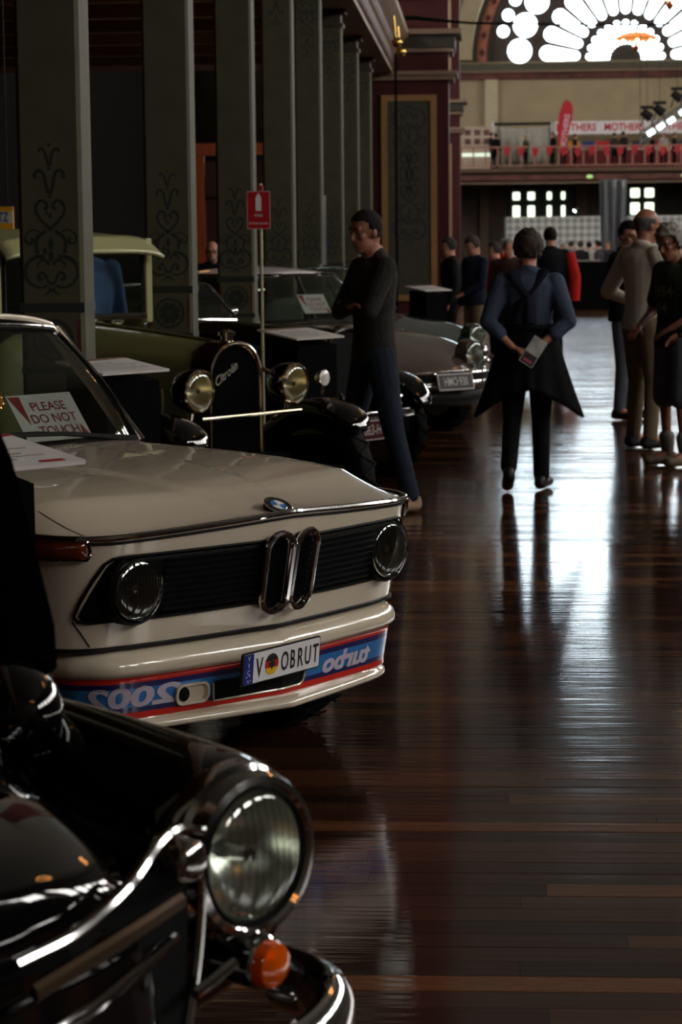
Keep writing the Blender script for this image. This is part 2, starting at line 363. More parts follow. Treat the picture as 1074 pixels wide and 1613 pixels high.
cp_ = MB(); cp_.box((0, 0, 5.03), (.42, .42, .06)); cp_.box((0, 0, 5.13), (.34, .34, .16)); cp_.box((0, 0, 5.245), (.5, .5, .07)); cp_ = cp_.mesh('capital', ent_dark, False)
bd = MB()
for z, h in ((1.275, .052), (.925, .035)): bd.box((0, 0, z), (CW+.004, CW+.004, h))
bd = bd.mesh('painted_band', st_dark, False)
rs = MB(); F_ = lambda a, b: (a, -hw-.0015, b)
disc(rs, (0, 1.095), .118, F_, 28, .098)
for i in range(8):
    a = 2*PI*i/8+PI/8; disc_pts = [(.02, -.008), (.05, -.022), (.076, -.024), (.088, 0), (.076, .024), (.05, .022), (.02, .008)]
    rs.add([F_(u*math.cos(a)-v*math.sin(a), 1.095+u*math.sin(a)+v*math.cos(a)) for u, v in disc_pts], [tuple(range(7))])
disc(rs, (0, 1.095), .014, F_, 12); rs = rs.mesh('stencil_rosette', st_dark, False)
sb = MB()
for x in (-.148, .148): sb.add([F_(x+a, 1.1+b) for a, b in ((-.010, -.11), (.010, -.11), (.010, .11), (-.010, .11))], [(0, 1, 2, 3)])
sb = sb.mesh('stencil_bar', st_red, False)
names = ['nearest', 'second', 'third', 'fourth', 'fifth', 'sixth', 'seventh', 'farthest']
for i in range(-3, 8):
    if i >= 0: lab = ('nearest olive column, largest of the row, at the picture\'s left edge' if i == 0 else 'olive stencilled column, %s in the row counting away from the viewer' % names[i] if i < 7 else 'olive stencilled column farthest back, beside the dark red pier')
    else: lab = 'olive stencilled column of the row, outside the picture behind the viewer'
    t = thing('column', lab, 'column', (XC-hw*KS, Y0+hw*KS+PITCH*i, 1.62*(1-KS)), 0, 'olive columns of the left colonnade'); t.scale = (KS, KS, KS); t['kind'] = 'structure'
    for n_, me in (('shaft', sh), ('plinth', pl), ('capital', cp_), ('painted_band', bd), ('stencil_rosette', rs), ('stencil_bar', sb)): link(n_, me, t)
    link('stencil_ornament', orn_lo, t, (0, -hw, 1.345)); link('stencil_ornament', orn_hi, t, (0, -hw, 4.97))
# ---- dark red piers at the crossing
gold = M('ochre_paint', (146, 106, 60), .55, 0, .1); panel_green = M('panel_green', (58, 56, 44), .6, 0, .15)
def pier(y, xr, w_, dep, nm, lab):
    t = thing(nm, lab, 'pier', (xr-w_/2, y+dep/2, 0)); t['kind'] = 'structure'; Z = zs_ if y < 50 else (lambda z: z)
    b_ = MB(); b_.box((0, 0, 8.6), (w_, dep, 17.2)); b_.obj('shaft', ent_red, t, smooth=False)
    for z0, z1 in ((0.6, Z(4.75)), (Z(6.95), Z(9.6))):
        W2, fw = w_*.62, .11
        b_ = MB(); b_.box((-.0, -dep/2-.02, (z0+z1)/2), (W2, .04, z1-z0)); b_.obj('green_panel', panel_green, t, smooth=False)
        b_ = MB()
        for s in (-1, 1): b_.box((s*(W2/2), -dep/2-.035, (z0+z1)/2), (fw, .07, z1-z0+fw))
        for z in (z0, z1): b_.box((0, -dep/2-.035, z), (W2-fw, .07, fw))
        b_.obj('panel_frame', gold, t, smooth=False)
        if z0 < 1:
            sc = W2/.36*.8; om = ornament(lambda a, b: (a*sc, -dep/2-.042, b*sc)); o = om.obj('stencil_ornament', st_dark, t, (0, 0, 1.6), smooth=False)
            om = ornament(lambda a, b: (a*sc, -dep/2-.042, -b*sc)); om.obj('stencil_ornament', st_dark, t, (0, 0, Z(4.6)), smooth=False)
    for z, h, e in ((5.2, .12, .10), (5.28, .08, .16), (5.78, .08, .08), (5.98, .28, .12), (6.16, .1, .24)):
        b_ = MB(); b_.box((0, 0, Z(z)), (w_+2*e, dep+2*e, h*.9)); b_.obj('moulding', ent_dark if h > .2 else ent, t, smooth=False)
    return t
pier(42.4, -.61, 1.45, 1.2, 'pier', 'dark red pier with ochre framed green panel at end of the columns')
pier(76., -.73, 1.7, 1.4, 'pier', 'dark red pier farther back, showing as a narrow strip beside the end wall')
b_ = MB(); b_.box((-6., 76.5, 8.6), (7.0, .6, 17.2)); struct(b_.obj('wall_crossing', wall_dark, smooth=False), 'dark wall closing the aisle beyond the crossing', 'wall')
# ---- end wall: fanlight, arch, cornices, balcony
def E_(x, y, Y=YE): return ((x-760)*Y/3616, 1.62+(380-y)*Y/3616)
ZS = E_(980, 105)[1]
U = YE/3616.
trac = M('tracery_paint', (62, 50, 44), .7)
win = thing('window_fan', 'great semicircular fanlight of petals and roundels in the end wall', 'window', (NX, YE, ZS)); win['kind'] = 'structure'
fan_glow = emit('fanlight_glass', (226, 245, 255), SKY_END)
b_ = MB(); n = 48; R_ = 207*U
b_.prism([(R_*math.cos(PI*i/n), R_*math.sin(PI*i/n)) for i in range(n+1)], -.10, .02, lambda a, b, d: (a, d, b)); b_.obj('tracery', trac, win, smooth=False)
def pane(poly):
    b_ = MB(); b_.prism([(a*U, b*U) for a, b in poly], -.135, -.101, lambda a, b, d: (a, d, b)); b_.obj('pane', fan_glow, win, smooth=False)
def capsule(r0, r1, w0, w1, ang, n=7):
    pts = []; ca, sa = math.cos(ang), math.sin(ang)
    for k in range(n+1): a = -PI/2+PI*k/n; pts.append((r1-w1+w1*math.cos(a), w1*math.sin(a)))
    for k in range(n+1): a = PI/2+PI*k/n; pts.append((r0+w0+w0*math.cos(a), w0*math.sin(a)))
    return [(u*ca-v*sa, u*sa+v*ca) for u, v in pts]
st = (180-11.2)/12
for k in range(13):
    a = math.radians(5.6+st*k)
    pane(capsule(70, 132, 7.0, 11.6, a)); pane(capsule(24, 61, 2.0, 5.0, a))
    pane([(163*math.cos(a)+18.3*math.cos(2*PI*q/24), 163*math.sin(a)+18.3*math.sin(2*PI*q/24)) for q in range(24)])
for k in range(21):
    a = math.radians(13.8+7.62*k); pane([(193*math.cos(a)+9.0*math.cos(2*PI*q/16), 193*math.sin(a)+9.0*math.sin(2*PI*q/16)) for q in range(16)])
def arc_ring(r0, r1, y0, y1, m, nm, par=None):
    b_ = MB(); n = 40
    for i in range(n):
        a, c = PI*i/n, PI*(i+1)/n
        b_.prism([(r0*math.cos(a), r0*math.sin(a)), (r1*math.cos(a), r1*math.sin(a)), (r1*math.cos(c), r1*math.sin(c)), (r0*math.cos(c), r0*math.sin(c))], y0, y1, lambda p, q, d: (p, d, q))
    return b_.obj(nm, m, win, smooth=False)
arch_red = M('arch_band_paint', (168, 104, 88), .7, 0, .35, 3)
arc_ring(207*U, 214*U, -.3, 0, brown_paint, 'arch_moulding'); arc_ring(214*U, 228*U, -.35, 0, arch_red, 'arch_band'); arc_ring(228*U, 236*U, -.5, 0, brown_paint, 'arch_moulding'); arc_ring(236*U, 262*U, -1.6, 0, wall_beige, 'arch_soffit')
for kk in range(26):                                  # painted lozenges round the band
    a = PI*(kk+.5)/26; b_ = MB(); r_ = 221*U; ca, sa = math.cos(a), math.sin(a)
    b_.prism([(r_*ca+(u*ca-v*sa), r_*sa+(u*sa+v*ca)) for u, v in ((.17, 0), (0, .2), (-.17, 0), (0, -.2))], -.365, -.349, lambda p, q, d: (p, d, q)); b_.obj('lozenge', st_red, win, smooth=False)
def bar(nm, x0, x1, y0, y1, Y, dep, m, lab, par=None):
    """horizontal member given by its outline in the end elevation"""
    xa, za = E_(x0, y0, Y); xb, zb = E_(x1, y1, Y)
    b_ = MB(); b_.box(((xa+xb)/2, Y+dep/2, (za+zb)/2), (xb-xa, dep, za-zb)); o = b_.obj(nm, m, par, smooth=False)
    return o if par else struct(o, lab, 'trim')
frieze = M('frieze_paint', (98, 52, 44), .7, 0, .5, 2.2)
bar('trim_2', 690, 1290, 107, 117, YE-.9, .9, M('sill_paint', (82, 78, 62), .7), 'olive sill moulding under the fanlight')
bar('trim_3', 690, 1290, 117.5, 121, YE-1.1, 1.1, ent, 'pale ledge under the fanlight sill')
bar('trim_4', 690, 1290, 121.5, 131, YE-.6, .6, frieze, 'dark red patterned frieze on the end wall')
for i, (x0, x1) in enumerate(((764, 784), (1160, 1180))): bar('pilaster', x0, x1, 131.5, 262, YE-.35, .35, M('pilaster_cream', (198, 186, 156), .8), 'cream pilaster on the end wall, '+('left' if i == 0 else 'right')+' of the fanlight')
# balcony
YB = 109.
bal = M('balcony_paint', (92, 66, 46), .6, 0, .15, 3)
xb0, xb1 = -3.0, 16.2
zf = E_(0, 268, YB)[1]
bt = thing('balcony', 'brown moulded balcony with pale railing across the end wall', 'balcony', (0, YB, 0)); bt['kind'] = 'structure'
def bx(nm, c, d, m): b_ = MB(); b_.box(c, d); return b_.obj(nm, m, bt, smooth=False)
XM, WB = (xb0+xb1)/2, xb1-xb0
bx('slab', (XM, 3, zf-.18), (WB, 6, .35), bal); bx('fascia', (XM, -.05, zf-.45), (WB, .5, .22), frieze); bx('cornice', (XM, -.15, zf-.14), (WB, .5, .10), bal); bx('cornice', (XM, .15, zf-.68), (WB, .5, .10), ent)
rail = M('pink_rail_paint', (160, 112, 96), .5)
bx('top_rail', (XM, 0, zf+.98), (WB, .09, .07), rail); bx('bottom_rail', (XM, 0, zf+.12), (WB, .06, .05), rail)
me = MB(); me.box((0, 0, .55), (.07, .07, .86)); me = me.mesh('rail_post', rail, False)
for i in range(34): link('rail_post', me, bt, (xb0+.3+i*.57, 0, zf))
for i in range(33):
    pass
# lower end wall: doors with lit panes under the balcony
pane_glow = emit('door_daylight', (240, 255, 225), 2.2)
YD = 114.6
def door(nm, xs, rows_, x0, x1, lab):
    xa, zt = E_(x0, 299, YD); xb, _ = E_(x1, 299, YD)
    b_ = MB(); b_.box(((xa+xb)/2, YD+.1, zt/2), (xb-xa, .2, zt)); d_ = struct(b_.obj(nm, M('door_black', (12, 12, 11), .6), smooth=False), lab, 'door')
    for (px0, px1) in xs:
        for (py0, py1) in rows_:
            a, za = E_(px0, py0, YD); c, zc = E_(px1, py1, YD); b_ = MB(); b_.prism([(u+(a+c)/2, v+(za+zc)/2) for u, v in rrect(c-a, za-zc, .05, 2)], -.06, -.02, lambda p, q, d: (p, YD+d, q)); b_.obj('pane', pane_glow, d_, smooth=False)
door('door_1', [(807, 818), (830, 841), (860, 867), (882, 888)], [(305, 317), (326, 345)], 800, 905, 'dark panelled doors with eight small lit panes under balcony')
door('door_2', [(989, 1003), (1011, 1025)], [(301, 315), (323, 341)], 980, 1068, 'dark doors with four lit panes, right of the grey drape')
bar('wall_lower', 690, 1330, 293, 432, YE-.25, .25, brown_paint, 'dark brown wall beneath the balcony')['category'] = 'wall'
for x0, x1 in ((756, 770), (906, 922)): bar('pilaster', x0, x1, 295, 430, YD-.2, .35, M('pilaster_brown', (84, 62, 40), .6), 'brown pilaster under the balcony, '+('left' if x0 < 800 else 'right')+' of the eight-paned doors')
# ================================================================== CAR PARTS SHARED BY SEVERAL CARS
def arc_len(P):
    L_ = [0.]
    for a, b in zip(P, P[1:]): L_.append(L_[-1]+(b-a).length)
    return L_
class Plan:
    """outline of a car's nose seen from above; s = distance along it from the centre line (+ = car's left)"""
    def __init__(s, half, n=10):
        h = spline([(x, y, 0) for x, y in half], n); s.P = h; s.L = arc_len(h)
    def pos(s, q, off=0.):
        sg = 1 if q >= 0 else -1; a = min(abs(q), s.L[-1]-1e-6); i = 0
        lo, hi = 0, len(s.L)-2
        while lo < hi:
            mid = (lo+hi+1)//2
            if s.L[mid] <= a: lo = mid
            else: hi = mid-1
        i = lo; t = (a-s.L[i])/(s.L[i+1]-s.L[i]); p = s.P[i].lerp(s.P[i+1], t)
        def tan(j): return (s.P[min(j+1, len(s.P)-1)]-s.P[max(j-1, 0)]).normalized()
        d = tan(i).lerp(tan(i+1), t).normalized()
        if abs(q) < .02: d = d.lerp(Vector((0, 1, 0)), 1-abs(q)/.02).normalized()
        nn = Vector((d.y, -d.x, 0)); p = p+nn*off
        return Vector((p.x, sg*p.y, 0))
def headlamp(par, T, r, name='headlamp', rim=chrome, rimw=.14, depth=.05, refl=None, lens=True, bulb=True, flute=True):
    """round lamp facing local +X of T: bowl reflector, bulb cover, domed glass, rim"""
    ho = MB(); ho.lathe([(r*.98, 0), (r*.93, -depth*.5), (r*.7, -depth*1.1), (r*.4, -depth*1.5), (.005, -depth*1.7)], 28, T=T)
    h = ho.obj(name, refl or M('lamp_reflector', (218, 218, 210), .22, .9, .05), par)
    if rim:
        b_ = MB(); b_.lathe([(r*.97, .002), (r*(1+rimw*.4), .012), (r*(1+rimw), .004), (r*(1+rimw), -.02), (r*.97, -.02)], 36, T=T); b_.obj('rim', rim, h)
    if bulb:
        b_ = MB(); b_.lathe([(0.002, -.004), (r*.13, -.006), (r*.14, -depth*1.2)], 12, T=T); b_.obj('bulb_cap', chrome, h)
    if lens:
        b_ = MB(); n = 20
        b_.lathe([(r*.975*math.sin(a), .004+r*.22*(math.cos(a)-math.cos(PI/2))*1.0) for a in [PI/2*(1-k/7.) for k in range(7)]]+[(.001, .004+r*.22)], 28, T=T); b_.obj('lens', lens_glass, h)
        if flute:
            b_ = MB()
            for k in range(-6, 7):
                y = k*r/6.8; zz = math.sqrt(max(0, r*r*.86-y*y))
                if zz < .01: continue
                pts = [(.007+r*.22*math.sqrt(max(0, 1-(y*y+z*z)/(r*r)))*.97-.004, y, z) for z in (-zz, -zz*.5, 0, zz*.5, zz)]
                b_.tube(pts, .0012, 4, T=T)
            b_.obj('lens_flute', lens_glass, h)
    return h
def wheel(par, c, r, w_, side, hub=chrome, rimr=.62, name='wheel', tread=True):
    """upright wheel, axis along local y; side=+1 outer face towards +y"""
    T = Matrix.Translation(c) @ Matrix.Rotation(side*PI/2, 4, 'Z')
    b_ = MB(); h = w_/2
    b_.lathe([(r*rimr, -h), (r*.86, -h*1.05), (r*.97, -h*.82), (r, -h*.5), (r, h*.5), (r*.97, h*.82), (r*.86, h*1.05), (r*rimr, h)], 36, T=T); o = b_.obj(name, rubber, par)
    b_ = MB(); b_.lathe([(r*rimr, h*.9), (r*rimr*.95, h*.6), (r*rimr*.6, h*.55), (r*.3, h*.95), (r*.2, h*1.05), (.003, h*1.08)], 28, T=T); b_.lathe([(r*rimr, h*.9), (r*rimr, -h*.9), (.003, -h*.8)], 28, T=T); b_.obj('hub', hub, o)
    if tread:
        b_ = MB()
        for k in range(40):
            a = 2*PI*k/40; b_.box((0, 0, 0), (w_*.9, .012, .008), T=T @ Matrix.Rotation(a, 4, 'X') @ Matrix.Translation((0, 0, r+.002)) @ Matrix.Rotation(.5 if k % 2 else -.5, 4, 'Z'))
        b_.obj('tread', rubber, o, smooth=False)
    return o
def wrap_text(mb, txt, size, fn, extr=0., mirror=False, shear=0., sp=1., sx=1., mi=0, offset=0., sub=True):
    vs, fs = text_mesh(txt, size, extr, mirror, shear, sp, offset=offset); mb.add([fn(v.x*sx, v.y, v.z) for v in vs], fs, mi)
def flat_fn(O, u, v, n):
    O, u, v, n = Vector(O), Vector(u).normalized(), Vector(v).normalized(), Vector(n).normalized()
    return lambda a, b, d: O+u*a+v*b+n*d
def card(par, O, u, v, w_, h_, name='card', mat=None, th=.003):
    """flat card centred at O spanned by u (right) and v (up)"""
    n = Vector(u).cross(Vector(v)).normalized(); F = flat_fn(O, u, v, n); b_ = MB()
    b_.prism([(-w_/2, -h_/2), (w_/2, -h_/2), (w_/2, h_/2), (-w_/2, h_/2)], -th, 0, F); return b_.obj(name, mat or paper, par, smooth=False), F

# ================================================================== CREAM SALOON WITH RED AND BLUE STRIPES
cream = M('cream_car_paint', (216, 202, 179), .22, 0, .02, 3, coat=1)
bmw = thing('car', 'cream saloon with twin kidney grille and red and blue striped front spoiler', 'car', (-.642, 6.752, 0), math.radians(-38.5))
NP = Plan([(.10, 0), (.088, .10), (.066, .28), (.040, .46), (.018, .56), (-.018, .643), (-.075, .70), (-.16, .735), (-.45, .774), (-1.2, .795), (-2.4, .795), (-3.4, .775), (-3.85, .73), (-4.0, .66), (-4.06, .45), (-4.07, .2), (-4.07, 0)])
SLEN = NP.L[-1]
def belt(s): x = NP.pos(s).x; return .808+.034*min(1, max(0, -x)/1.3)+.014*max(0, 1-max(0, abs(s)-.25)/.4)+.012*max(0, 1-abs(s)/.25)
def side_off(z): return -.19*(.80-z) if z > .5 else -.057
def slant(s, z):
    """inset of the body skin at height z; strong on the nose, mild along the flanks"""
    a = abs(s); k = 1. if a < .6 else max(0., 1-(a-.6)/.3); nose = -.21*(.80-max(z, .48)); side = -.05*((.80-z)/.5)**2 if z < .8 else 0
    return nose*k+side*(1-k)
def P_(s, z, off=0.): p = NP.pos(s, slant(s, z)+off); return Vector((p.x, p.y, z))
WA = ((-.62, .315), (-3.12, .315))
def in_arch(p): return any((p.x-x)**2+(p.z-.3)**2 < r*r for x, r in WA) and abs(p.y) > .55
mb = MB()                              # nose panel, flanks, tail
SL = [-SLEN+SLEN*2*i/260 for i in range(261)]
mb.grid(lambda u, v: P_(SL[int(round(u*260))], lerp(belt(SL[int(round(u*260))]), .485 if abs(SL[int(round(u*260))]) < .86 else .19, v)), 260, 16, skip=in_arch)
body = mb.obj('body_shell', cream, bmw, ang=50)
HX = -1.0
def hood_pt(u, v):
    s0 = u*2-1; a = abs(s0); cs = .80                       # corner position on the outline
    f = NP.pos(s0*cs); ysc = f.y
    back_x = -1.20-.12*(s0*s0); hwb = .79
    vv = v; y = lerp(ysc, s0*hwb, min(1, vv*1.6) if vv < .625 else 1)
    x = lerp(f.x, back_x, vv)
    zc = interp([(-1.3, .948), (-.95, .942), (-.7, .937), (-.5, .928), (-.38, .918), (-.27, .904), (-.19, .890), (-.13, .878), (-.06, .866), (0, .853), (.05, .843), (.1, .828)], x); zs = belt(s0*cs)
    cr = 1-a**9
    z = zs+(zc-zs)*cr*min(1, max(0, vv*5))
    hwp = lerp(.10, .30, vv); dd = abs(abs(y)-hwp); z += .006*max(0, min(1, (hwp-abs(y))/.02+.5))*min(1, vv*8)
    return Vector((x, y, z))
mb = MB(); mb.grid(hood_pt, 72, 40); mb.obj('bonnet', cream, bmw, ang=60)
b_ = MB(); b_.tube([hood_pt(u, v)+Vector((0, 0, -.0006)) for u, v in [(.075, .03+.93*k/20) for k in range(21)]], .0022, 4); b_.tube([hood_pt(.925, .03+.93*k/20)+Vector((0, 0, -.0006)) for k in range(21)], .0022, 4); b_.tube([hood_pt(.075+.85*k/30, .93)+Vector((0, 0, -.0006)) for k in range(31)], .0022, 4); b_.obj('bonnet_seam', M('panel_gap', (60, 54, 44), .7), bmw)
# bright strip round the leading edge and along the flanks
b_ = MB(); b_.tube([NP.pos(s, .004)+Vector((0, 0, belt(s)+.002)) for s in [-3.6+7.2*k/180 for k in range(181)]], .0115, 8, flat=(.75, 1)); b_.obj('chrome_strip', chrome, bmw)
b_ = MB(); b_.tube([P_(s, belt(s)-.014, .001) for s in [-3.4+6.8*k/150 for k in range(151)]], .004, 6); b_.obj('strip_gasket', dark_trim, bmw)
def on_face(a, z, d): return P_(a, z, d)
# grille: black backing with separate slats each side, twin kidney in the middle
grb = M('grille_black', (6, 6, 7), .6, spec=.15); gr_slat = M('grille_slat_black', (14, 14, 16), .4, spec=.3)
for sg in (-1, 1):
    prof = [(.085, .752), (.3, .752), (.54, .752), (.60, .748), (.63, .735), (.665, .66), (.70, .60), (.705, .582), (.69, .572), (.5, .572), (.3, .572), (.085, .572)]
    b_ = MB()
    def gz(u, v): # fill between inner edge and slanted outer edge
        z = lerp(.572, .752, v); t = (z-.572)/.18
        so = .745-.12*t - (.02*max(0, (t-.85)/.15)**2) - .03*max(0, (.12-t)/.12)**2
        return on_face(sg*lerp(.085, so, u), z, .004)
    b_.grid(gz, 30, 10); g = b_.obj('grille', grb, bmw, solid=.003)
    for k in range(9):
        z = .588+k*.0186; so = .455; s0_ = .10
        c2 = MB(); c2.tube([on_face(sg*lerp(s0_, so, q/10), z, .008) for q in range(11)], .0042, 4, flat=(1, 1.6)); c2.obj('grille_slat', gr_slat, g)
    b_ = MB(); loop = [(.09, .572), (.3, .570), (.5, .570), (.70, .570), (.735, .575), (.745, .588), (.725, .63), (.685, .69), (.648, .738), (.625, .751), (.59, .755), (.5, .756), (.3, .756), (.09, .756)]
    b_.tube([on_face(sg*a, z, .006) for a, z in loop], .005, 6); b_.obj('grille_frame', grb, g)
    # lamp
    c = on_face(sg*.552, .662, 0); T = frame((c.x+.006, c.y, .660), (1, sg*.03, 0))
    b_ = MB(); b_.lathe([(.106, -.07), (.105, .0), (.101, .010), (.095, .008), (.092, -.04)], 36, T=T); hb = b_.obj('headlamp_surround', grb, bmw)
    headlamp(hb, T @ Matrix.Translation((.008, 0, 0)), .087, 'headlamp', chrome, .06, .05)
    # corner indicator wrapped round the wing
    b_ = MB(); b_.grid(lambda u, v: P_(sg*lerp(.70, 1.05, u), lerp(.752, .806, v), .012+.008*math.sin(PI*v)), 14, 4); sgl = b_.obj('indicator_lens', M('amber_lens', (128, 50, 10), .12, 0, .1, trans=.25, coat=1), bmw, solid=.01)
    b_ = MB(); b_.tube([P_(sg*a, z, .012) for a, z in [(lerp(1.05, .70, k/12), .752) for k in range(13)]+[(.692, .762), (.69, .78), (.694, .80)]+[(lerp(.70, 1.05, k/12), .808) for k in range(13)]], .0055, 6); b_.obj('bezel', chrome, sgl)
kz0, kz1 = .543, .776
for sg in (-1, 1):
    b_ = MB(); pts = []
    for a, z in rrect(.098, kz1-kz0, .046, 6): pts.append(on_face(sg*.056+a+ (0), (kz0+kz1)/2+z, .030-.25*abs(a)*0))
    pts.append(pts[0]); pts.append(pts[1]); b_.tube(pts, .0108, 8, cap=False); kd = b_.obj('kidney_surround', chrome, bmw)
    b_ = MB(); b_.prism(rrect(.088, kz1-kz0-.012, .04, 6), -.02, .012, lambda a, q, d: on_face(sg*.056+a, (kz0+kz1)/2+q, d)); b_.obj('kidney_backing', grb, kd, smooth=False)
    for k in range(6):
        a = sg*.056-.031+k*.0125; c2 = MB(); c2.tube([on_face(a, kz0+.02, .02), on_face(a, (kz0+kz1)/2, .02), on_face(a, kz1-.02, .02)], .0028, 4); c2.obj('kidney_bar', gr_slat, kd)
# seam under nose, then spoiler profile
b_ = MB(); b_.tube([P_(s, .489, .004) for s in [-.92+1.84*k/70 for k in range(71)]], .0065, 6); b_.obj('nose_seal', dark_trim, bmw)
for sg in (-1, 1): b_ = MB(); b_.tube([P_(sg*(.70+.05*(z-.5)/.07), z, .001) for z in (.572, .54, .50)], .002, 4); b_.obj('wing_seam', M('panel_gap', (60, 54, 44), .7), bmw)
SP = [(-.02, .484), (.008, .482), (.035, .470), (.052, .455), (.060, .438), (.060, .420), (.052, .411), (.044, .407), (.040, .400), (.036, .36), (.030, .30), (.030, .281), (.036, .276), (.048, .268), (.050, .258), (.046, .25), (.02, .246), (-.04, .246)]
NS = .97
def sp_pt(s, off, z, d=0.):
    a = abs(s); off = off-.018 if z > .28 else off+.018-.075*a; p = NP.pos(s, -.064+off+d); k = min(1, max(0, a-.45)/.25); return Vector((p.x, p.y*(1-k*lerp(.015, .05, min(1, max(0, (.46-z)/.2)))), z))
b_ = MB(); b_.grid(lambda u, v: sp_pt(-NS+2*NS*u, *SP[int(round(v*(len(SP)-1)))]), 110, len(SP)-1); spo = b_.obj('front_spoiler', cream, bmw, ang=60)
def dam_off(z): return interp([(.28, .030), (.30, .030), (.36, .036), (.40, .040), (.41, .046)], z)
def D_(s, z, d=0.): return sp_pt(s, dam_off(z), z, d)
s_red = M('stripe_red', (196, 38, 24), .3, 0, .03, coat=.6); s_navy = M('stripe_navy', (28, 24, 84), .3, 0, .03, coat=.6); s_blue = M('stripe_light_blue', (44, 112, 178), .3, 0, .03, coat=.6); s_sil = M('lettering_silver', (188, 178, 196), .35, 0, .03)
for z0, z1, m in ((.388, .405, s_red), (.372, .388, s_navy), (.316, .372, s_blue), (.301, .316, s_navy), (.283, .301, s_red)):
    b_ = MB(); b_.grid(lambda u, v: D_(-.95+1.9*u, lerp(z0, z1, v), .0012), 100, 3); b_.obj('stripe', m, spo)
for k in range(11):
    s = -.72+k*.144; b_ = MB(); b_.sphere(tuple(sp_pt(s, .012, .4835)), (.004, .004, .003), 8, 5); b_.obj('rivet', M('rivet', (90, 84, 72), .5), spo)
for txt, c, sz, sx in (('turbo', .335, .078, 1.45), ('2002', -.575, .078, 2.25)):
    b_ = MB(); wrap_text(b_, txt, sz, lambda a, q, d: D_(c+a, .343+q-.004*(txt == 'turbo'), .0030), mirror=True, shear=-.25 if txt == 'turbo' else -.12, sx=sx, offset=.0036 if txt == 'turbo' else .0030); b_.obj('lettering', s_sil, spo, smooth=False)
# air duct, intake
b_ = MB(); ro = rrect(.12, .062, .024, 5); ri = rrect(.106, .05, .02, 5); dc = -.345
n = len(ro); b_.add([D_(dc+a, .333+q, .012) for a, q in ro]+[D_(dc+a, .333+q, .013) for a, q in ri]+[D_(dc+a*.85, .333+q*.85, .0035) for a, q in ri]+[D_(dc+a, .333+q, -.002) for a, q in ro], [(i, (i+1) % n, n+(i+1) % n, n+i) for i in range(n)]+[(n+i, n+(i+1) % n, 2*n+(i+1) % n, 2*n+i) for i in range(n)]+[(3*n+i, 3*n+(i+1) % n, (i+1) % n, i) for i in range(n)]+[tuple(2*n+i for i in range(n))]); du = b_.obj('brake_duct', cream, spo)
b_ = MB(); b_.prism([(.020*math.cos(2*PI*k/20)*1.15, .020*math.sin(2*PI*k/20)*1.05) for k in range(20)], .004, .0065, lambda a, q, d: D_(dc-.028+a*.8, .333+q, d)); b_.obj('duct_opening', grb, du, smooth=False)
b_ = MB(); b_.grid(lambda u, v: D_(lerp(-.265, .105+.015*v, u), lerp(.300, .358, v), .004), 24, 3); it = b_.obj('air_intake', grb, spo, smooth=False)
b_ = MB(); b_.tube([D_(a, z, .006) for a, z in [(-.27, .352)]+[(lerp(-.265, .09, k/14), .300) for k in range(15)]+[(.108, .308), (.122, .355)]], .0032, 6); b_.obj('intake_trim', cream, it)
# number plate
pc = D_(-.055, .398, .055); pu = Vector((-.12, 1, 0)).normalized(); pv = Vector((.10, 0, 1)); pn = pu.cross(pv).normalized()
if pn.x < 0: pn = -pn
PF = flat_fn(pc, pu, pv, pn)
b_ = MB(); b_.prism(rrect(.384, .098, .008, 3), -.006, 0, PF); np_ = b_.obj('number_plate', M('plate_black_frame', (12, 12, 14), .4), bmw, smooth=False)
b_ = MB(); b_.prism(rrect(.374, .089, .006, 3), 0, .002, PF); b_.obj('plate_face', paper, np_, smooth=False)
b_ = MB(); b_.prism(rrect(.046, .089, .004, 3), .002, .003, lambda a, q, d: PF(a-.164, q, d)); b_.obj('plate_blue_band', M('plate_blue', (24, 36, 120), .4), np_, smooth=False)
b_ = MB()
for i, ch in enumerate('VIC'): wrap_text(b_, ch, .02, lambda a, q, d: PF(a-.164, q+.032-i*.021, .0036))
for a, q in ((-.172, -.022), (-.158, -.02), (-.166, -.034), (-.154, -.034), (-.163, -.039)): b_.prism([(.0024*math.cos(k*PI/3), .0024*math.sin(k*PI/3)) for k in range(6)], .003, .0036, lambda u, v, d: PF(a+u, q+v, d))
b_.obj('plate_state_mark', paper, np_, smooth=False)
b_ = MB(); wrap_text(b_, 'V', .08, lambda a, q, d: PF(a-.112, q-.004, .0030), sx=.66, offset=.0012); b_.obj('plate_letter', black_print, np_, smooth=False)
for i, ch in enumerate('OBRUT'): b_ = MB(); wrap_text(b_, ch, .08, lambda a, q, d: PF(a+.012+i*.0385, q-.004, .0030), sx=.60, offset=.0012); b_.obj('plate_letter', black_print, np_, smooth=False)
for z0, z1, m in ((.0105, .032, black_print), (-.0105, .0105, s_red), (-.032, -.0105, M('plate_gold', (226, 178, 30), .4))):
    pts = []
    for q in range(9): z = lerp(z0, z1, q/8); pts.append((math.sqrt(max(0, .032**2-z*z)), z))
    b_ = MB(); b_.prism(pts+[(-a, z) for a, z in pts[::-1]], .002, .0032, lambda a, q, d: PF(a-.052, q, d)); b_.obj('plate_roundel', m, np_, smooth=False)
b_ = MB(); b_.prism([(0, -.018), (.006, -.006), (.014, -.008), (.016, .006), (.006, .008), (.004, .017), (-.004, .017), (-.006, .008), (-.016, .006), (-.014, -.008), (-.006, -.006)], .0033, .0040, lambda a, q, d: PF(a-.052, q, d)); b_.obj('plate_emblem', black_print, np_, smooth=False)
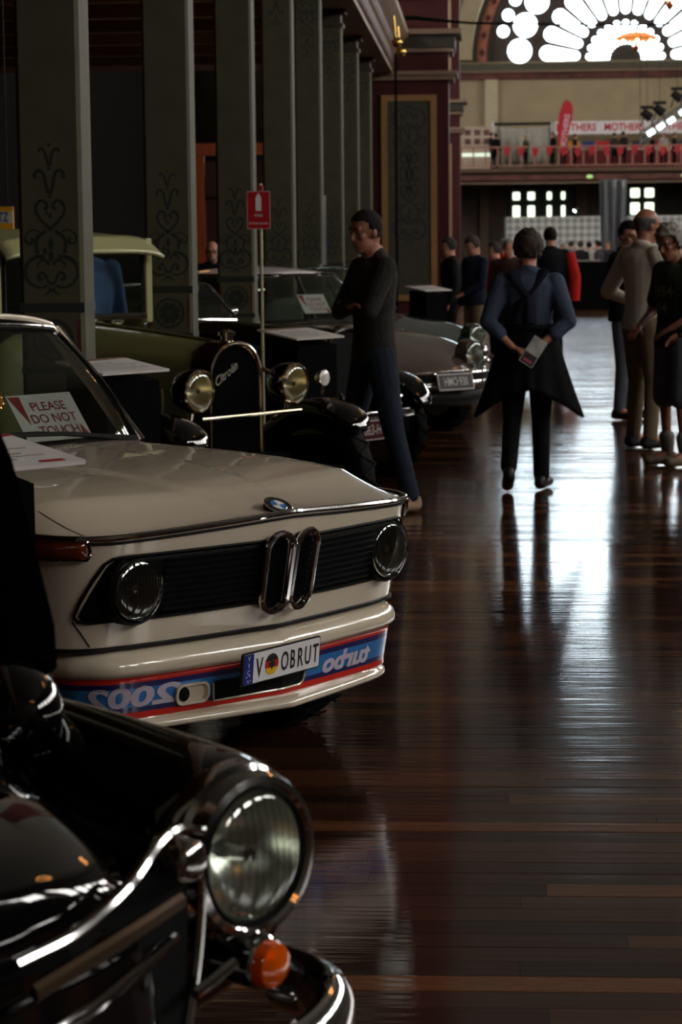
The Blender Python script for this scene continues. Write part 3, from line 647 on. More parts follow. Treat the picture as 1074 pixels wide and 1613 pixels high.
# roundel on the bonnet
eb = hood_pt(.5, .045); e1 = hood_pt(.5, .09); ex = ((eb-e1).normalized()+Vector((0, 0, -.34))).normalized(); ey = Vector((0, 1, 0)); en = ex.cross(ey).normalized(); en = en if en.z > 0 else -en
EF = flat_fn(eb+en*.010, ey, -ex, en)
circ = lambda r, n=28: [(r*math.cos(2*PI*k/n), r*math.sin(2*PI*k/n)) for k in range(n)]
b_ = MB(); b_.prism(circ(.043), -.016, .004, EF); em = b_.obj('bonnet_badge', black_print, bmw, smooth=False)
b_ = MB(); b_.tube([EF(a, q, .003) for a, q in circ(.043)+circ(.043)[:2]], .003, 6, cap=False); b_.tube([EF(a, q, .0042) for a, q in circ(.026)+circ(.026)[:2]], .0012, 6, cap=False); b_.obj('badge_ring', chrome, em)
for k in range(4):
    b_ = MB(); b_.prism([(0, 0)]+[(.026*math.cos(PI/2*k+PI/2*j/6), .026*math.sin(PI/2*k+PI/2*j/6)) for j in range(7)], .0035, .0052, EF); b_.obj('badge_quarter', paper if k % 2 == 0 else s_blue, em, smooth=False)
b_ = MB()
for i, ch in enumerate('BMW'):
    a = PI/2+.62*(1-i); r_ = .0345
    wrap_text(b_, ch, .0125, lambda u, v, d: EF(r_*math.cos(a)+u*math.cos(a-PI/2)-v*math.sin(a-PI/2), r_*math.sin(a)+u*math.sin(a-PI/2)+v*math.cos(a-PI/2), .0048))
b_.obj('badge_lettering', chrome, em, smooth=False)
# ---- cabin
TB = [(-1.16, 0, .945), (-1.19, .3, .943), (-1.26, .6, .932), (-1.295, .68, .925)]     # windscreen foot
TT = [(-1.50, 0, 1.348), (-1.515, .25, 1.345), (-1.56, .5, 1.328), (-1.60, .57, 1.312)]   # windscreen head
bs, ts = spline(TB, 6), spline(TT, 6)
def ws(u, v):
    a = u*2-1; i = abs(a)*(len(bs)-1); k = min(int(i), len(bs)-2); t = i-k
    p = bs[k].lerp(bs[k+1], t).lerp(ts[k].lerp(ts[k+1], t), v); n_ = Vector((.03, 0, .015))*math.sin(PI*v)
    p = p+n_; return Vector((p.x, p.y*(1 if a >= 0 else -1), p.z))
wsg = glass('windscreen_glass', (208, 214, 206), .02)
b_ = MB(); b_.grid(ws, 24, 8); b_.obj('windscreen', wsg, bmw)
edge = [ws(0, k/8) for k in range(9)]+[ws(k/24, 1) for k in range(25)]+[ws(1, 1-k/8) for k in range(9)]+[ws(1-k/24, 0) for k in range(25)]
b_ = MB(); b_.tube(edge+[edge[0]], .014, 6); b_.obj('windscreen_seal', dark_trim, bmw)
b_ = MB(); b_.tube([p+Vector((.012, 0, .006)) for p in edge[:43]], .0055, 6); b_.obj('windscreen_bright_trim', chrome, bmw)
RT = [(-1.48, 1.396), (-1.65, 1.425), (-2.0, 1.432), (-2.5, 1.405), (-2.9, 1.36), (-3.05, 1.33)]
def roof(u, v):
    a = u*2-1; x = lerp(-1.49, -3.05, v); zc = interp(RT, x); hwr = .575+.02*math.sin(PI*v)
    xx = x-.085*a*a*(1-v)+.06*a*a*v; z = zc-.055*abs(a)**3.2-.004
    if abs(a) > .96: z -= .02
    return Vector((xx, a*hwr, z))
b_ = MB(); b_.grid(roof, 24, 20); b_.obj('roof', cream, bmw, solid=.02)
for sg in (-1, 1):
    b_ = MB(); b_.tube([(-1.32, sg*.695, .915), (-1.465, sg*.64, 1.12), (-1.62, sg*.582, 1.315)], .030, 8, flat=(1, .75)); b_.obj('windscreen_pillar', cream, bmw)
    b_ = MB(); b_.tube([(-1.295, sg*.715, .93), (-1.45, sg*.66, 1.13), (-1.605, sg*.604, 1.325), (-1.8, sg*.602, 1.345), (-2.6, sg*.60, 1.325), (-3.0, sg*.60, 1.26)], .008, 6); b_.obj('rain_gutter', chrome, bmw)
    b_ = MB(); b_.tube([(-2.2, sg*.73, .86), (-2.25, sg*.59, 1.35)], .025, 8, flat=(1.4, .6)); b_.obj('door_pillar', cream, bmw)
    b_ = MB(); b_.tube([(-3.55, sg*.70, .86), (-3.2, sg*.62, 1.15), (-3.0, sg*.58, 1.34)], [.09, .06, .05], 8, flat=(1.0, .45)); b_.obj('rear_pillar', cream, bmw)
    b_ = MB(); b_.grid(lambda u, v: Vector((lerp(-1.38-.28*v, -3.35+.25*v, u), sg*lerp(.74, .60, v), lerp(.87, 1.32, v))), 8, 4); b_.obj('side_window', wsg, bmw)
    wheel(bmw, (-.62, sg*.665, .298), .298, .185, sg); wheel(bmw, (-3.12, sg*.665, .298), .298, .185, sg)
    for x in (-.62, -3.12):
        b_ = MB(); b_.tube([(x+.325*math.cos(a), sg*(.778 if x > -1 else .785), .30+.325*math.sin(a)) for a in [PI*k/20 for k in range(21)]], .022, 8, flat=(.8, 1)); b_.obj('wheel_arch_flare', cream, bmw)
        b_ = MB(); b_.lathe([(.34, -.16), (.34, .1), ], 24, T=Matrix.Translation((x, sg*.62, .30)) @ Matrix.Rotation(PI/2, 4, 'Z'), arc=PI, a0=0); b_.obj('wheel_well', black_matt, bmw)
b_ = MB(); b_.grid(lambda u, v: Vector((lerp(-3.0, -3.55, 1-v)+.04*(u*2-1)**2, (u*2-1)*lerp(.62, .56, v), lerp(.88, 1.33, v))), 10, 5); b_.obj('rear_window', wsg, bmw)
b_ = MB(); b_.grid(lambda u, v: Vector((lerp(-3.45, -4.03, v)+.0, (u*2-1)*lerp(.74, .62, v**3), .87-.03*(u*2-1)**4-.035*v*v)), 16, 8); b_.obj('boot_lid', cream, bmw)
b_ = MB(); b_.grid(lambda u, v: Vector((lerp(-1.1, -3.5, v), (u*2-1)*.73, .30)), 4, 4); b_.obj('cabin_floor', black_matt, bmw, solid=.03)
b_ = MB(); b_.grid(lambda u, v: Vector((lerp(-1.2, -1.72, v)-.07*(u*2-1)**2, (u*2-1)*.66, .905+.02*math.sin(PI*v)-(.12 if v > .95 else 0))), 12, 8); b_.obj('dashboard', dark_trim, bmw, solid=.03)
seat_m = M('dark_seat_cloth', (24, 24, 26), .8)
for y in (-.33, .33):
    b_ = MB(); b_.box((-2.15, y, .48), (.5, .5, .16)); sq = b_.obj('front_seat', seat_m, bmw, bev=.04); b_ = MB(); b_.box((0, 0, 0), (.12, .5, .6), T=Matrix.Translation((-2.43, y, .80)) @ Matrix.Rotation(-.25, 4, 'Y')); b_.obj('seat_back', seat_m, sq, bev=.05); b_ = MB(); b_.box((-2.52, y, 1.17), (.08, .26, .16)); b_.obj('head_rest', seat_m, sq, bev=.03)
b_ = MB(); b_.box((-3.0, 0, .62), (.5, 1.2, .4)); b_.box((-3.25, 0, .9), (.15, 1.2, .4)); b_.obj('rear_seat', seat_m, bmw, bev=.05)
T = Matrix.Translation((-1.82, -.34, .92)) @ Matrix.Rotation(PI-.5, 4, 'Y')
b_ = MB(); b_.tube([T @ Vector((0, .19*math.cos(2*PI*k/32), .19*math.sin(2*PI*k/32))) for k in range(34)], .012, 6, cap=False)
for a in (0, 2.1, 4.2): b_.tube([T @ Vector((0, 0, 0)), T @ Vector((0, .18*math.cos(a), .18*math.sin(a)))], .009, 6)
b_.obj('steering_wheel', dark_trim, bmw)
for y0, y1 in ((.50, -.10), (-.05, -.60)):
    p0 = ws(.5+y0/1.36, .0)+Vector((.03, 0, .012)); p1 = ws(.5+y1/1.36, .10)+Vector((.022, 0, .012))
    b_ = MB(); b_.tube([p0, p0.lerp(p1, .5)+Vector((.012, 0, .014)), p1], [.010, .008, .006], 6); wi = b_.obj('wiper', dark_trim, bmw); b_ = MB(); b_.tube([p0.lerp(p1, .3)+Vector((-.004, 0, .012)), p0.lerp(p1, .65)+Vector((-.002, 0, .016)), p1+Vector((0, -.12, .004))], .005, 5); b_.obj('wiper_blade', dark_trim, wi)
b_ = MB(); b_.grid(lambda u, v: Vector((-1.17-.13*(u*2-1)**2-.04*v, (u*2-1)*.62, .946+.004*v)), 12, 3); b_.obj('cowl_grille', dark_trim, bmw, solid=.004)
b_ = MB(); b_.sphere((-1.70, .0, 1.27), (.012, .09, .03)); b_.obj('rear_view_mirror', dark_trim, bmw)
b_ = MB(); b_.prism(rrect(.05, .018, .006, 3), 0, .002, lambda a, q, d: ws(.5+.5*(.86)+a*.3, .93+q*3)+Vector((-.006, 0, 0))); b_.obj('windscreen_sticker', M('green_sticker', (60, 200, 90), .5), bmw, smooth=False)
# sign leaning on the dashboard inside
sg_t = thing('notice_card', 'white please do not touch card leaning inside the cream saloon\'s windscreen', 'sign')
sg_t.parent = None
c0, s0 = math.cos(math.radians(-38.5)), math.sin(math.radians(-38.5))
def bw(p): return Vector((-.642+c0*p[0]-s0*p[1], 6.752+s0*p[0]+c0*p[1], p[2]))
def notice(t, O, u, v, w_, h_):
    cd, F = card(t, O, u, v, w_, h_, 'card_face')
    for tri in ([(-w_*.5+.006, h_*.46), (-w_*.5+.058*w_/.3, h_*.46), (-w_*.5+.052*w_/.3, -h_*.15)], [(w_*.36, -h_*.49), (w_*.49, -h_*.49), (w_*.41, -h_*.2)]): b_ = MB(); b_.prism(tri, 0, .0012, F); b_.obj('red_corner', red_print, t, smooth=False)
    b_ = MB()
    for i, s_ in enumerate(('PLEASE', 'DO NOT', 'TOUCH')): wrap_text(b_, s_, h_*.26, lambda a, q, d: F(a+w_*.06, q+h_*(.22-.26*i), .0014), sx=1.0, offset=.0004)
    b_.obj('lettering', red_print, t, smooth=False)
    return F
O = bw((-1.525, .475, 1.015)); u = bw((0, 1, 0))-bw((0, 0, 0)); vv = bw((-.13, 0, .165))-bw((0, 0, 0))
notice(sg_t, O, u, vv, .30, .20)
# ================================================================== OTHER CARS
def loft(secs, name, mats, par, sub=2, caps=(True, True), **kw):
    """secs: [(x, [(y,z),...])] half profiles from the centre line outwards, mirrored"""
    b_ = MB(); rows = []
    for x, pr in secs:
        full = [(-y, z) for y, z in pr[::-1]]+[(y, z) for y, z in (pr[1:] if abs(pr[0][0]) < 1e-6 else pr)]
        rows.append([(x[i] if isinstance(x, (list, tuple)) else x, y, z) for i, (y, z) in enumerate(full)])
    n = len(rows[0]); vs = [p for r in rows for p in r]
    fs = [(j*n+i, j*n+i+1, (j+1)*n+i+1, (j+1)*n+i) for j in range(len(rows)-1) for i in range(n-1)]
    if caps[0]: fs.append(tuple(range(n)))
    if caps[1]: fs.append(tuple((len(rows)-1)*n+i for i in range(n))[::-1])
    b_.add(vs, fs); return b_.obj(name, mats, par, sub=sub, **kw)
def fender(par, side, path, width, crown, mat, name='mudguard', n=8, lip=.05):
    """swept wing: path = [(x, ycentre, z)], width list"""
    P = spline(path, 5); k = len(P)
    def fn(u, v):
        i = min(int(u*(k-1)+.5), k-1); p = P[i]; wv = interp(width, i/(k-1)); a = v*2-1
        t = (P[min(i+1, k-1)]-P[max(i-1, 0)]).normalized(); nn = Vector((-t.z, 0, t.x)); nn = nn if nn.z > 0 else -nn
        q = p+nn*(-crown*abs(a)**2.2*wv/.26-(lip if abs(a) > .93 else 0)); return Vector((q.x, side*(p.y+a*wv/2), q.z))
    b_ = MB(); b_.grid(fn, k-1, 14); return b_.obj(name, mat, par, solid=.012)
# ---------------------------------------------------------------- olive vintage saloon
oliv = M('olive_car_paint', (112, 110, 70), .3, 0, .05, 3, coat=.5); oliv_l = M('pale_olive_car_paint', (158, 158, 112), .35, 0, .04, 3, coat=.4)
c4 = thing('vintage_car', 'olive green vintage saloon with arched radiator and round nickel headlamps', 'car', (-1.27, 11.78, 0), math.radians(-35))
arch = lambda w_, zt, zb, n=5: [(w_*math.sin(PI/2*k/n)**.85, zb+(zt-zb)*(.74+.26*math.cos(PI/2*k/n)**1.0)) for k in range(n+1)]+[(w_, lerp(zb, zt, .5)), (w_, zb)]
b_ = MB(); ol = [(y, z) for y, z in spline([(0, 1.125, 0), (.07, 1.115, 0), (.14, 1.08, 0), (.19, 1.02, 0), (.205, .94, 0), (.208, .8, 0), (.208, .55, 0)], 4) for y, z in [(y, z)]] if False else None
hp = [(p.x, p.y) for p in spline([(0, 1.125, 0), (.07, 1.115, 0), (.14, 1.078, 0), (.188, 1.015, 0), (.205, .94, 0), (.208, .8, 0), (.208, .52, 0)], 4)]
full = [(-y, z) for y, z in hp[::-1]]+hp[1:]
b_ = MB(); n = len(full); sc = lambda k: [(y*k, .8+(z-.8)*(k if z > .8 else 1)) for y, z in full]
rings = [(-.008, .90), (.006, .93), (.010, .965), (.004, .995), (-.03, 1.0), (-.13, 1.01)]
vs = [(x, y, z) for x, k in rings for y, z in sc(k)]; b_.add(vs, [(j*n+i, j*n+i+1, (j+1)*n+i+1, (j+1)*n+i) for j in range(len(rings)-1) for i in range(n-1)]); rad = b_.obj('radiator_shell', nickel, c4)
b_ = MB(); b_.prism(sc(.93), -.03, -.012, lambda a, q, d: (d, a, q)); core = b_.obj('radiator_core', M('radiator_black', (4, 4, 5), .9, 0, .3, 60, bump=.3, bscale=220, spec=.04), c4, smooth=False)
b_ = MB(); b_.tube([(-.06, 0, 1.11), (-.06, 0, 1.15)], .032, 14); b_.tube([(-.06, 0, 1.15), (-.06, 0, 1.168), (-.06, 0, 1.18)], [.045, .045, .02], 14); b_.obj('filler_cap', nickel, c4)
Rm = Matrix.Rotation(.45, 3, 'Z')
b_ = MB(); vs, fs = text_mesh('Citroën', .066, .003, shear=.35); b_.add([(.004+v.z, -.085+(Rm @ v).x*.92, .955+(Rm @ v).y) for v in vs], fs)
b_.obj('script_badge', M('badge_silver', (150, 146, 136), .5), c4, smooth=False)
def hsec(w_, zt, zs, zb): return [(0, zt), (w_*.35, zt-.018), (w_*.68, zt-.07), (w_*.92, zs+.05), (w_, zs-.05), (w_, lerp(zs, zb, .5)), (w_, zb)]
loft([(-.13, hsec(.205, 1.118, .98, .55)), (-.16, hsec(.206, 1.12, .98, .55)), (-.6, hsec(.265, 1.165, 1.0, .52)), (-1.0, hsec(.32, 1.20, 1.02, .50))], 'bonnet', oliv, c4, caps=(False, False))
b_ = MB(); b_.tube([(-.13, 0, 1.119), (-.6, 0, 1.166), (-1.0, 0, 1.201)], .008, 6); b_.obj('bonnet_hinge', oliv, c4)
for sg in (-1, 1):
    for k in range(14):
        x = -.3-k*.045; b_ = MB(); b_.tube([(x, sg*(lerp(.212, .325, (-x-.1)/.9)), .64), (x, sg*(lerp(.212, .325, (-x-.1)/.9)), .88)], .011, 5, flat=(.6, 1)); b_.obj('louvre', oliv, c4)
loft([(-1.0, hsec(.32, 1.20, 1.02, .48)), (-1.06, hsec(.40, 1.215, 1.03, .46)), (-1.14, hsec(.55, 1.225, 1.06, .44)), (-1.2, hsec(.57, 1.225, 1.07, .44))], 'scuttle', oliv_l, c4, caps=(False, False))
b_ = MB()
for x, y in ((-1.03, .20),): b_.sphere((x, y, 1.20), (.04, .03, .012))
b_.obj('scuttle_vent', chrome, c4)
# cabin: lower body, posts, roof, visor, glazing
loft([(-1.18, [(0, .42), (.56, .42), (.60, .6), (.60, .9), (.585, 1.2), (.565, 1.205)]), (-2.1, [(0, .42), (.60, .42), (.645, .6), (.645, .9), (.63, 1.2), (.60, 1.205)]), (-2.95, [(0, .42), (.60, .42), (.63, .6), (.63, .9), (.62, 1.2), (.59, 1.205)]), (-3.1, [(0, .46), (.54, .46), (.57, .6), (.57, .9), (.55, 1.2), (.52, 1.205)])], 'cabin_body', oliv_l, c4, sub=1, caps=(False, True))
def roofs(x, w_, z): return (x, [(0, z), (w_*.5, z-.01), (w_*.85, z-.035), (w_*.98, z-.075), (w_, z-.12)])
loft([roofs(-1.13, .58, 1.685), roofs(-1.2, .60, 1.70), roofs(-2.1, .63, 1.735), roofs(-2.9, .62, 1.70), roofs(-3.06, .56, 1.62)], 'roof', oliv_l, c4, sub=2, caps=(False, True))
b_ = MB(); b_.grid(lambda u, v: Vector((lerp(-1.13, -1.02, v)-.02*(u*2-1)**2, (u*2-1)*lerp(.58, .60, v), lerp(1.675, 1.585, v)-.03*(u*2-1)**6)), 16, 5); b_.obj('sun_visor', oliv_l, c4, solid=.02)
b_ = MB(); b_.grid(lambda u, v: Vector((-1.155, (u*2-1)*.515, lerp(1.235, 1.64, v))), 2, 2); b_.obj('windscreen', wsg, c4)
wf = [(-1.15, -.525, 1.232), (-1.15, .525, 1.232), (-1.15, .525, 1.645), (-1.15, -.525, 1.645), (-1.15, -.525, 1.232)]
b_ = MB(); b_.tube(wf, .012, 6); b_.obj('windscreen_seal', dark_trim, c4)
b_ = MB(); b_.box((-1.14, 0, 1.218), (.02, 1.08, .022)); b_.obj('windscreen_sill', nickel, c4)
for sg in (-1, 1):
    for x, w_ in ((-1.165, .05), (-2.05, .045), (-2.95, .09)):
        b_ = MB(); b_.box((x, sg*.578 if x > -1.5 else sg*.605, 1.42), (w_, .05, .47)); b_.obj('roof_post', oliv_l, c4, smooth=False, bev=.008)
    for x0, x1 in ((-1.2, -2.02), (-2.08, -2.9)):
        b_ = MB(); b_.grid(lambda u, v: Vector((lerp(x0, x1, u), sg*.60, lerp(1.21, 1.64, v))), 1, 1); b_.obj('side_window', wsg, c4)
    b_ = MB(); b_.tube([(-1.15, sg*.545, 1.24), (-1.15, sg*.545, 1.63)], .007, 6); b_.obj('windscreen_bead', nickel, c4)
    b_ = MB(); b_.box((-1.65, sg*.649, .95), (.10, .02, .02)); b_.obj('door_handle', nickel, c4)
    fender(c4, sg, [(.35, .64, .645), (.31, .645, .71), (.20, .65, .775), (.02, .65, .80), (-.15, .65, .76), (-.45, .66, .56), (-.75, .68, .38), (-1.0, .70, .33)], [(0, .10), (.06, .19), (.2, .26), (.6, .27), (1, .26)], .05, black_gloss)
    fender(c4, sg, [(-2.1, .70, .34), (-2.3, .70, .52), (-2.5, .70, .74), (-2.75, .70, .80), (-3.0, .70, .74), (-3.2, .70, .5)], [(0, .2), (1, .24)], .03, black_gloss)
    b_ = MB(); b_.box((-1.6, sg*.72, .31), (1.3, .26, .03)); b_.obj('running_board', black_matt, c4, smooth=False)
    wheel(c4, (.0, sg*.655, .365), .365, .13, sg, black_gloss, .72); wheel(c4, (-2.72, sg*.66, .365), .365, .13, sg, black_gloss, .72)
    T = frame((.075, sg*.375, .885), (1, 0, -.03))
    b_ = MB(); b_.lathe([(.112, .0), (.112, -.03), (.105, -.08), (.08, -.13), (.04, -.155), (.003, -.16)], 28, T=T); hb = b_.obj('headlamp_bowl', black_gloss, c4)
    headlamp(hb, T @ Matrix.Translation((.006, 0, 0)), .098, 'headlamp', nickel, .14, .07, refl=M('nickel_reflector', (228, 214, 180), .25, .85, .05), flute=False)
    b_ = MB(); b_.tube([(.03, sg*.375, .79), (.02, sg*.375, .745), (-.05, sg*.33, .70)], .014, 8); b_.obj('lamp_bracket', nickel, c4)
    b_ = MB(); b_.tube([(.02, sg*.375, .90), (-.05, sg*.23, .98)], .012, 6); b_.obj('lamp_stay', nickel, c4)
    b_ = MB(); b_.box((-1.2, sg*.36, .42), (3.2, .06, .1)); b_.obj('chassis_rail', black_matt, c4, smooth=False)
b_ = MB(); b_.tube([(.10, -.38, .747), (.10, .40, .747)], .0095, 8); b_.obj('lamp_tie_bar', nickel, c4)
b_ = MB(); b_.tube([(.0, -.6, .365), (.0, .6, .365)], .035, 8); b_.obj('front_axle', black_matt, c4)
b_ = MB(); b_.box((-.1, 0, .47), (.4, .6, .12)); b_.obj('front_apron', black_matt, c4, smooth=False)
b_ = MB(); T = frame((.10, .60, .905), (1, 0, .05)); b_.lathe([(.003, -.055), (.03, -.045), (.045, -.01), (.045, 0)], 18, T=T); b_.tube([(.085, .60, .815), (.085, .60, .87)], .008, 6); sl = b_.obj('side_lamp', nickel, c4); b_ = MB(); b_.lathe([(.043, .002), (.03, .01), (.001, .014)], 18, T=T); b_.obj('lens', M('frosted_lamp_glass', (215, 212, 205), .25, 0, .03, coat=.5), sl)
b_ = MB(); b_.box((-2.35, 0, .62), (.55, 1.1, .35)); b_.box((-2.62, 0, .9), (.14, 1.1, .5)); b_.obj('bench_seat', seat_m, c4, bev=.05)
# ---------------------------------------------------------------- open tourers (black one with maroon plate, pale one far back)
def tourer(label, loc, th, paint, lamp_mat, plate):
    t = thing('vintage_roadster', label, 'car', loc, math.radians(th))
    def sec(w_, zt, zs, zb): return hsec(w_, zt, zs, zb)
    b_ = MB(); rings = [(-.17, .90), (-.155, .94), (-.15, .97), (-.16, 1.0), (-.22, 1.01)]
    q = lambda k: [(y*k*1.05, .72+(z-.72)*(k if z > .72 else 1)*.86) for y, z in full]
    b_.add([(x, y, z) for x, k in rings for y, z in q(k)], [(j*n+i, j*n+i+1, (j+1)*n+i+1, (j+1)*n+i) for j in range(len(rings)-1) for i in range(n-1)]); b_.obj('radiator_shell', chrome, t)
    b_ = MB(); b_.prism(q(.93), -.19, -.175, lambda a, z, d: (d, a, z)); b_.obj('radiator_core', grb, t, smooth=False)
    loft([(-.2, sec(.215, 1.05, .93, .5)), (-.25, sec(.22, 1.055, .93, .5)), (-.9, sec(.33, 1.09, .95, .48)), (-1.5, sec(.48, 1.10, .98, .46)), (-1.62, sec(.53, 1.095, .98, .46))], 'bonnet', paint, t, caps=(False, False))
    loft([(-1.6, [(.0, .40), (.52, .42), (.60, .6), (.61, .85), (.58, 1.0), (.5, 1.03)]), (-2.4, [(0, .40), (.58, .42), (.66, .6), (.66, .85), (.63, .98), (.56, 1.0)]), (-3.2, [(0, .42), (.56, .44), (.62, .6), (.62, .85), (.58, 1.0), (.5, 1.02)]), (-3.5, [(0, .5), (.4, .52), (.46, .6), (.46, .8), (.42, .92), (.34, .94)])], 'tub', paint, t, sub=1, caps=(True, True))
    wsf = [(-1.62, -.54, 1.07), (-1.60, 0, 1.09), (-1.62, .54, 1.07), (-1.66, .555, 1.11), (-1.86, .53, 1.31), (-1.88, .5, 1.33), (-1.87, 0, 1.345), (-1.88, -.5, 1.33), (-1.86, -.53, 1.31), (-1.66, -.555, 1.11), (-1.62, -.54, 1.07)]
    b_ = MB(); b_.tube(wsf, .014, 8); wfo = b_.obj('windscreen_frame', chrome, t)
    b_ = MB(); b_.grid(lambda u, v: Vector((lerp(-1.61, -1.87, v), (u*2-1)*.53, lerp(1.085, 1.335, v))), 4, 2); b_.obj('windscreen', wsg, wfo)
    b_ = MB(); b_.box((-3.05, 0, 1.03), (.5, 1.1, .14)); b_.obj('folded_hood', black_matt, t, bev=.05)
    b_ = MB(); b_.box((-2.45, 0, .8), (.16, 1.05, .5)); b_.obj('seat_back', seat_m, t, bev=.05)
    for sg in (-1, 1):
        T = frame((-.30, sg*.46, .905), (1, 0, 0))
        b_ = MB(); b_.lathe([(.108, 0), (.108, -.04), (.098, -.12), (.07, -.19), (.03, -.23), (.003, -.24)], 24, T=T); hb = b_.obj('headlamp_bowl', lamp_mat, t); headlamp(hb, T, .1, 'headlamp', chrome, .1, .06, flute=False)
        b_ = MB(); b_.tube([(-.36, sg*.46, .81), (-.36, sg*.42, .6)], .014, 6); b_.obj('lamp_bracket', chrome, t)
        fender(t, sg, [(.02, .66, .52), (-.02, .665, .60), (-.13, .67, .70), (-.35, .67, .745), (-.6, .67, .68), (-.85, .68, .5), (-1.1, .70, .34)], [(0, .12), (.1, .2), (.3, .26), (1, .26)], .05, paint)
        fender(t, sg, [(-2.35, .70, .36), (-2.55, .70, .62), (-2.8, .70, .76), (-3.1, .70, .72), (-3.35, .70, .5)], [(0, .2), (1, .22)], .03, paint)
        b_ = MB(); b_.box((-1.7, sg*.72, .31), (1.3, .24, .03)); b_.obj('running_board', black_matt, t, smooth=False)
        wheel(t, (-.36, sg*.655, .34), .34, .12, sg, chrome, .7); wheel(t, (-2.85, sg*.66, .34), .34, .12, sg, chrome, .7)
        b_ = MB(); b_.tube([(-.02, sg*.30, .46), (.03, sg*.30, .54), (.035, sg*.30, .60), (.01, sg*.30, .64)], [.02, .024, .022, .012], 8, flat=(1.2, .8)); b_.obj('overrider', chrome, t)
        T = Matrix.Translation((-1.72, sg*.62, 1.13)); b_ = MB(); b_.sphere((0, 0, 0), (.03, .055, .03), T=T); b_.tube([(-1.7, sg*.57, 1.09), (-1.72, sg*.6, 1.12)], .008, 6); b_.obj('side_mirror', chrome, t)
    b_ = MB(); b_.tube([(-.10, -.62, .47), (.0, -.5, .475), (.03, -.2, .475), (.03, .2, .475), (.0, .5, .475), (-.10, .62, .47)], .034, 8, flat=(1, .4), up=(0, 0, 1)); b_.obj('bumper', chrome, t)
    b_ = MB(); b_.box((-1.4, 0, .40), (2.9, .8, .1)); b_.obj('chassis', black_matt, t, smooth=False)
    if plate:
        F = flat_fn((.06, -.07, .385), (0, 1, 0), (0, 0, 1), (1, 0, 0)); b_ = MB(); b_.prism(rrect(.372, .134, .008, 2), -.006, 0, F); pp = b_.obj('number_plate', M('plate_silver_edge', (190, 186, 184), .35), t, smooth=False)
        b_ = MB(); b_.prism(rrect(.352, .116, .006, 2), 0, .002, F); b_.obj('plate_face', M('plate_maroon', (74, 14, 22), .4), pp, smooth=False)
        b_ = MB(); wrap_text(b_, plate, .098, lambda a, q_, d: F(a+.045, q_-.002, .0032), sx=.74, offset=.001); b_.obj('plate_lettering', M('plate_white', (200, 196, 192), .4), pp, smooth=False)
    return t
tourer('black open vintage car with chrome windscreen frame and maroon number plate', (-.765, 15.2, 0), -35, black_gloss, chrome, '063-H')
tourer('pale green vintage car far back, only its bullet headlamp showing past display stand', (-.98, 26.6, 0), -22, M('pale_green_car_paint', (176, 186, 160), .3, 0, .04, coat=.6), M('pale_green_car_paint', (176, 186, 160), .3), None)
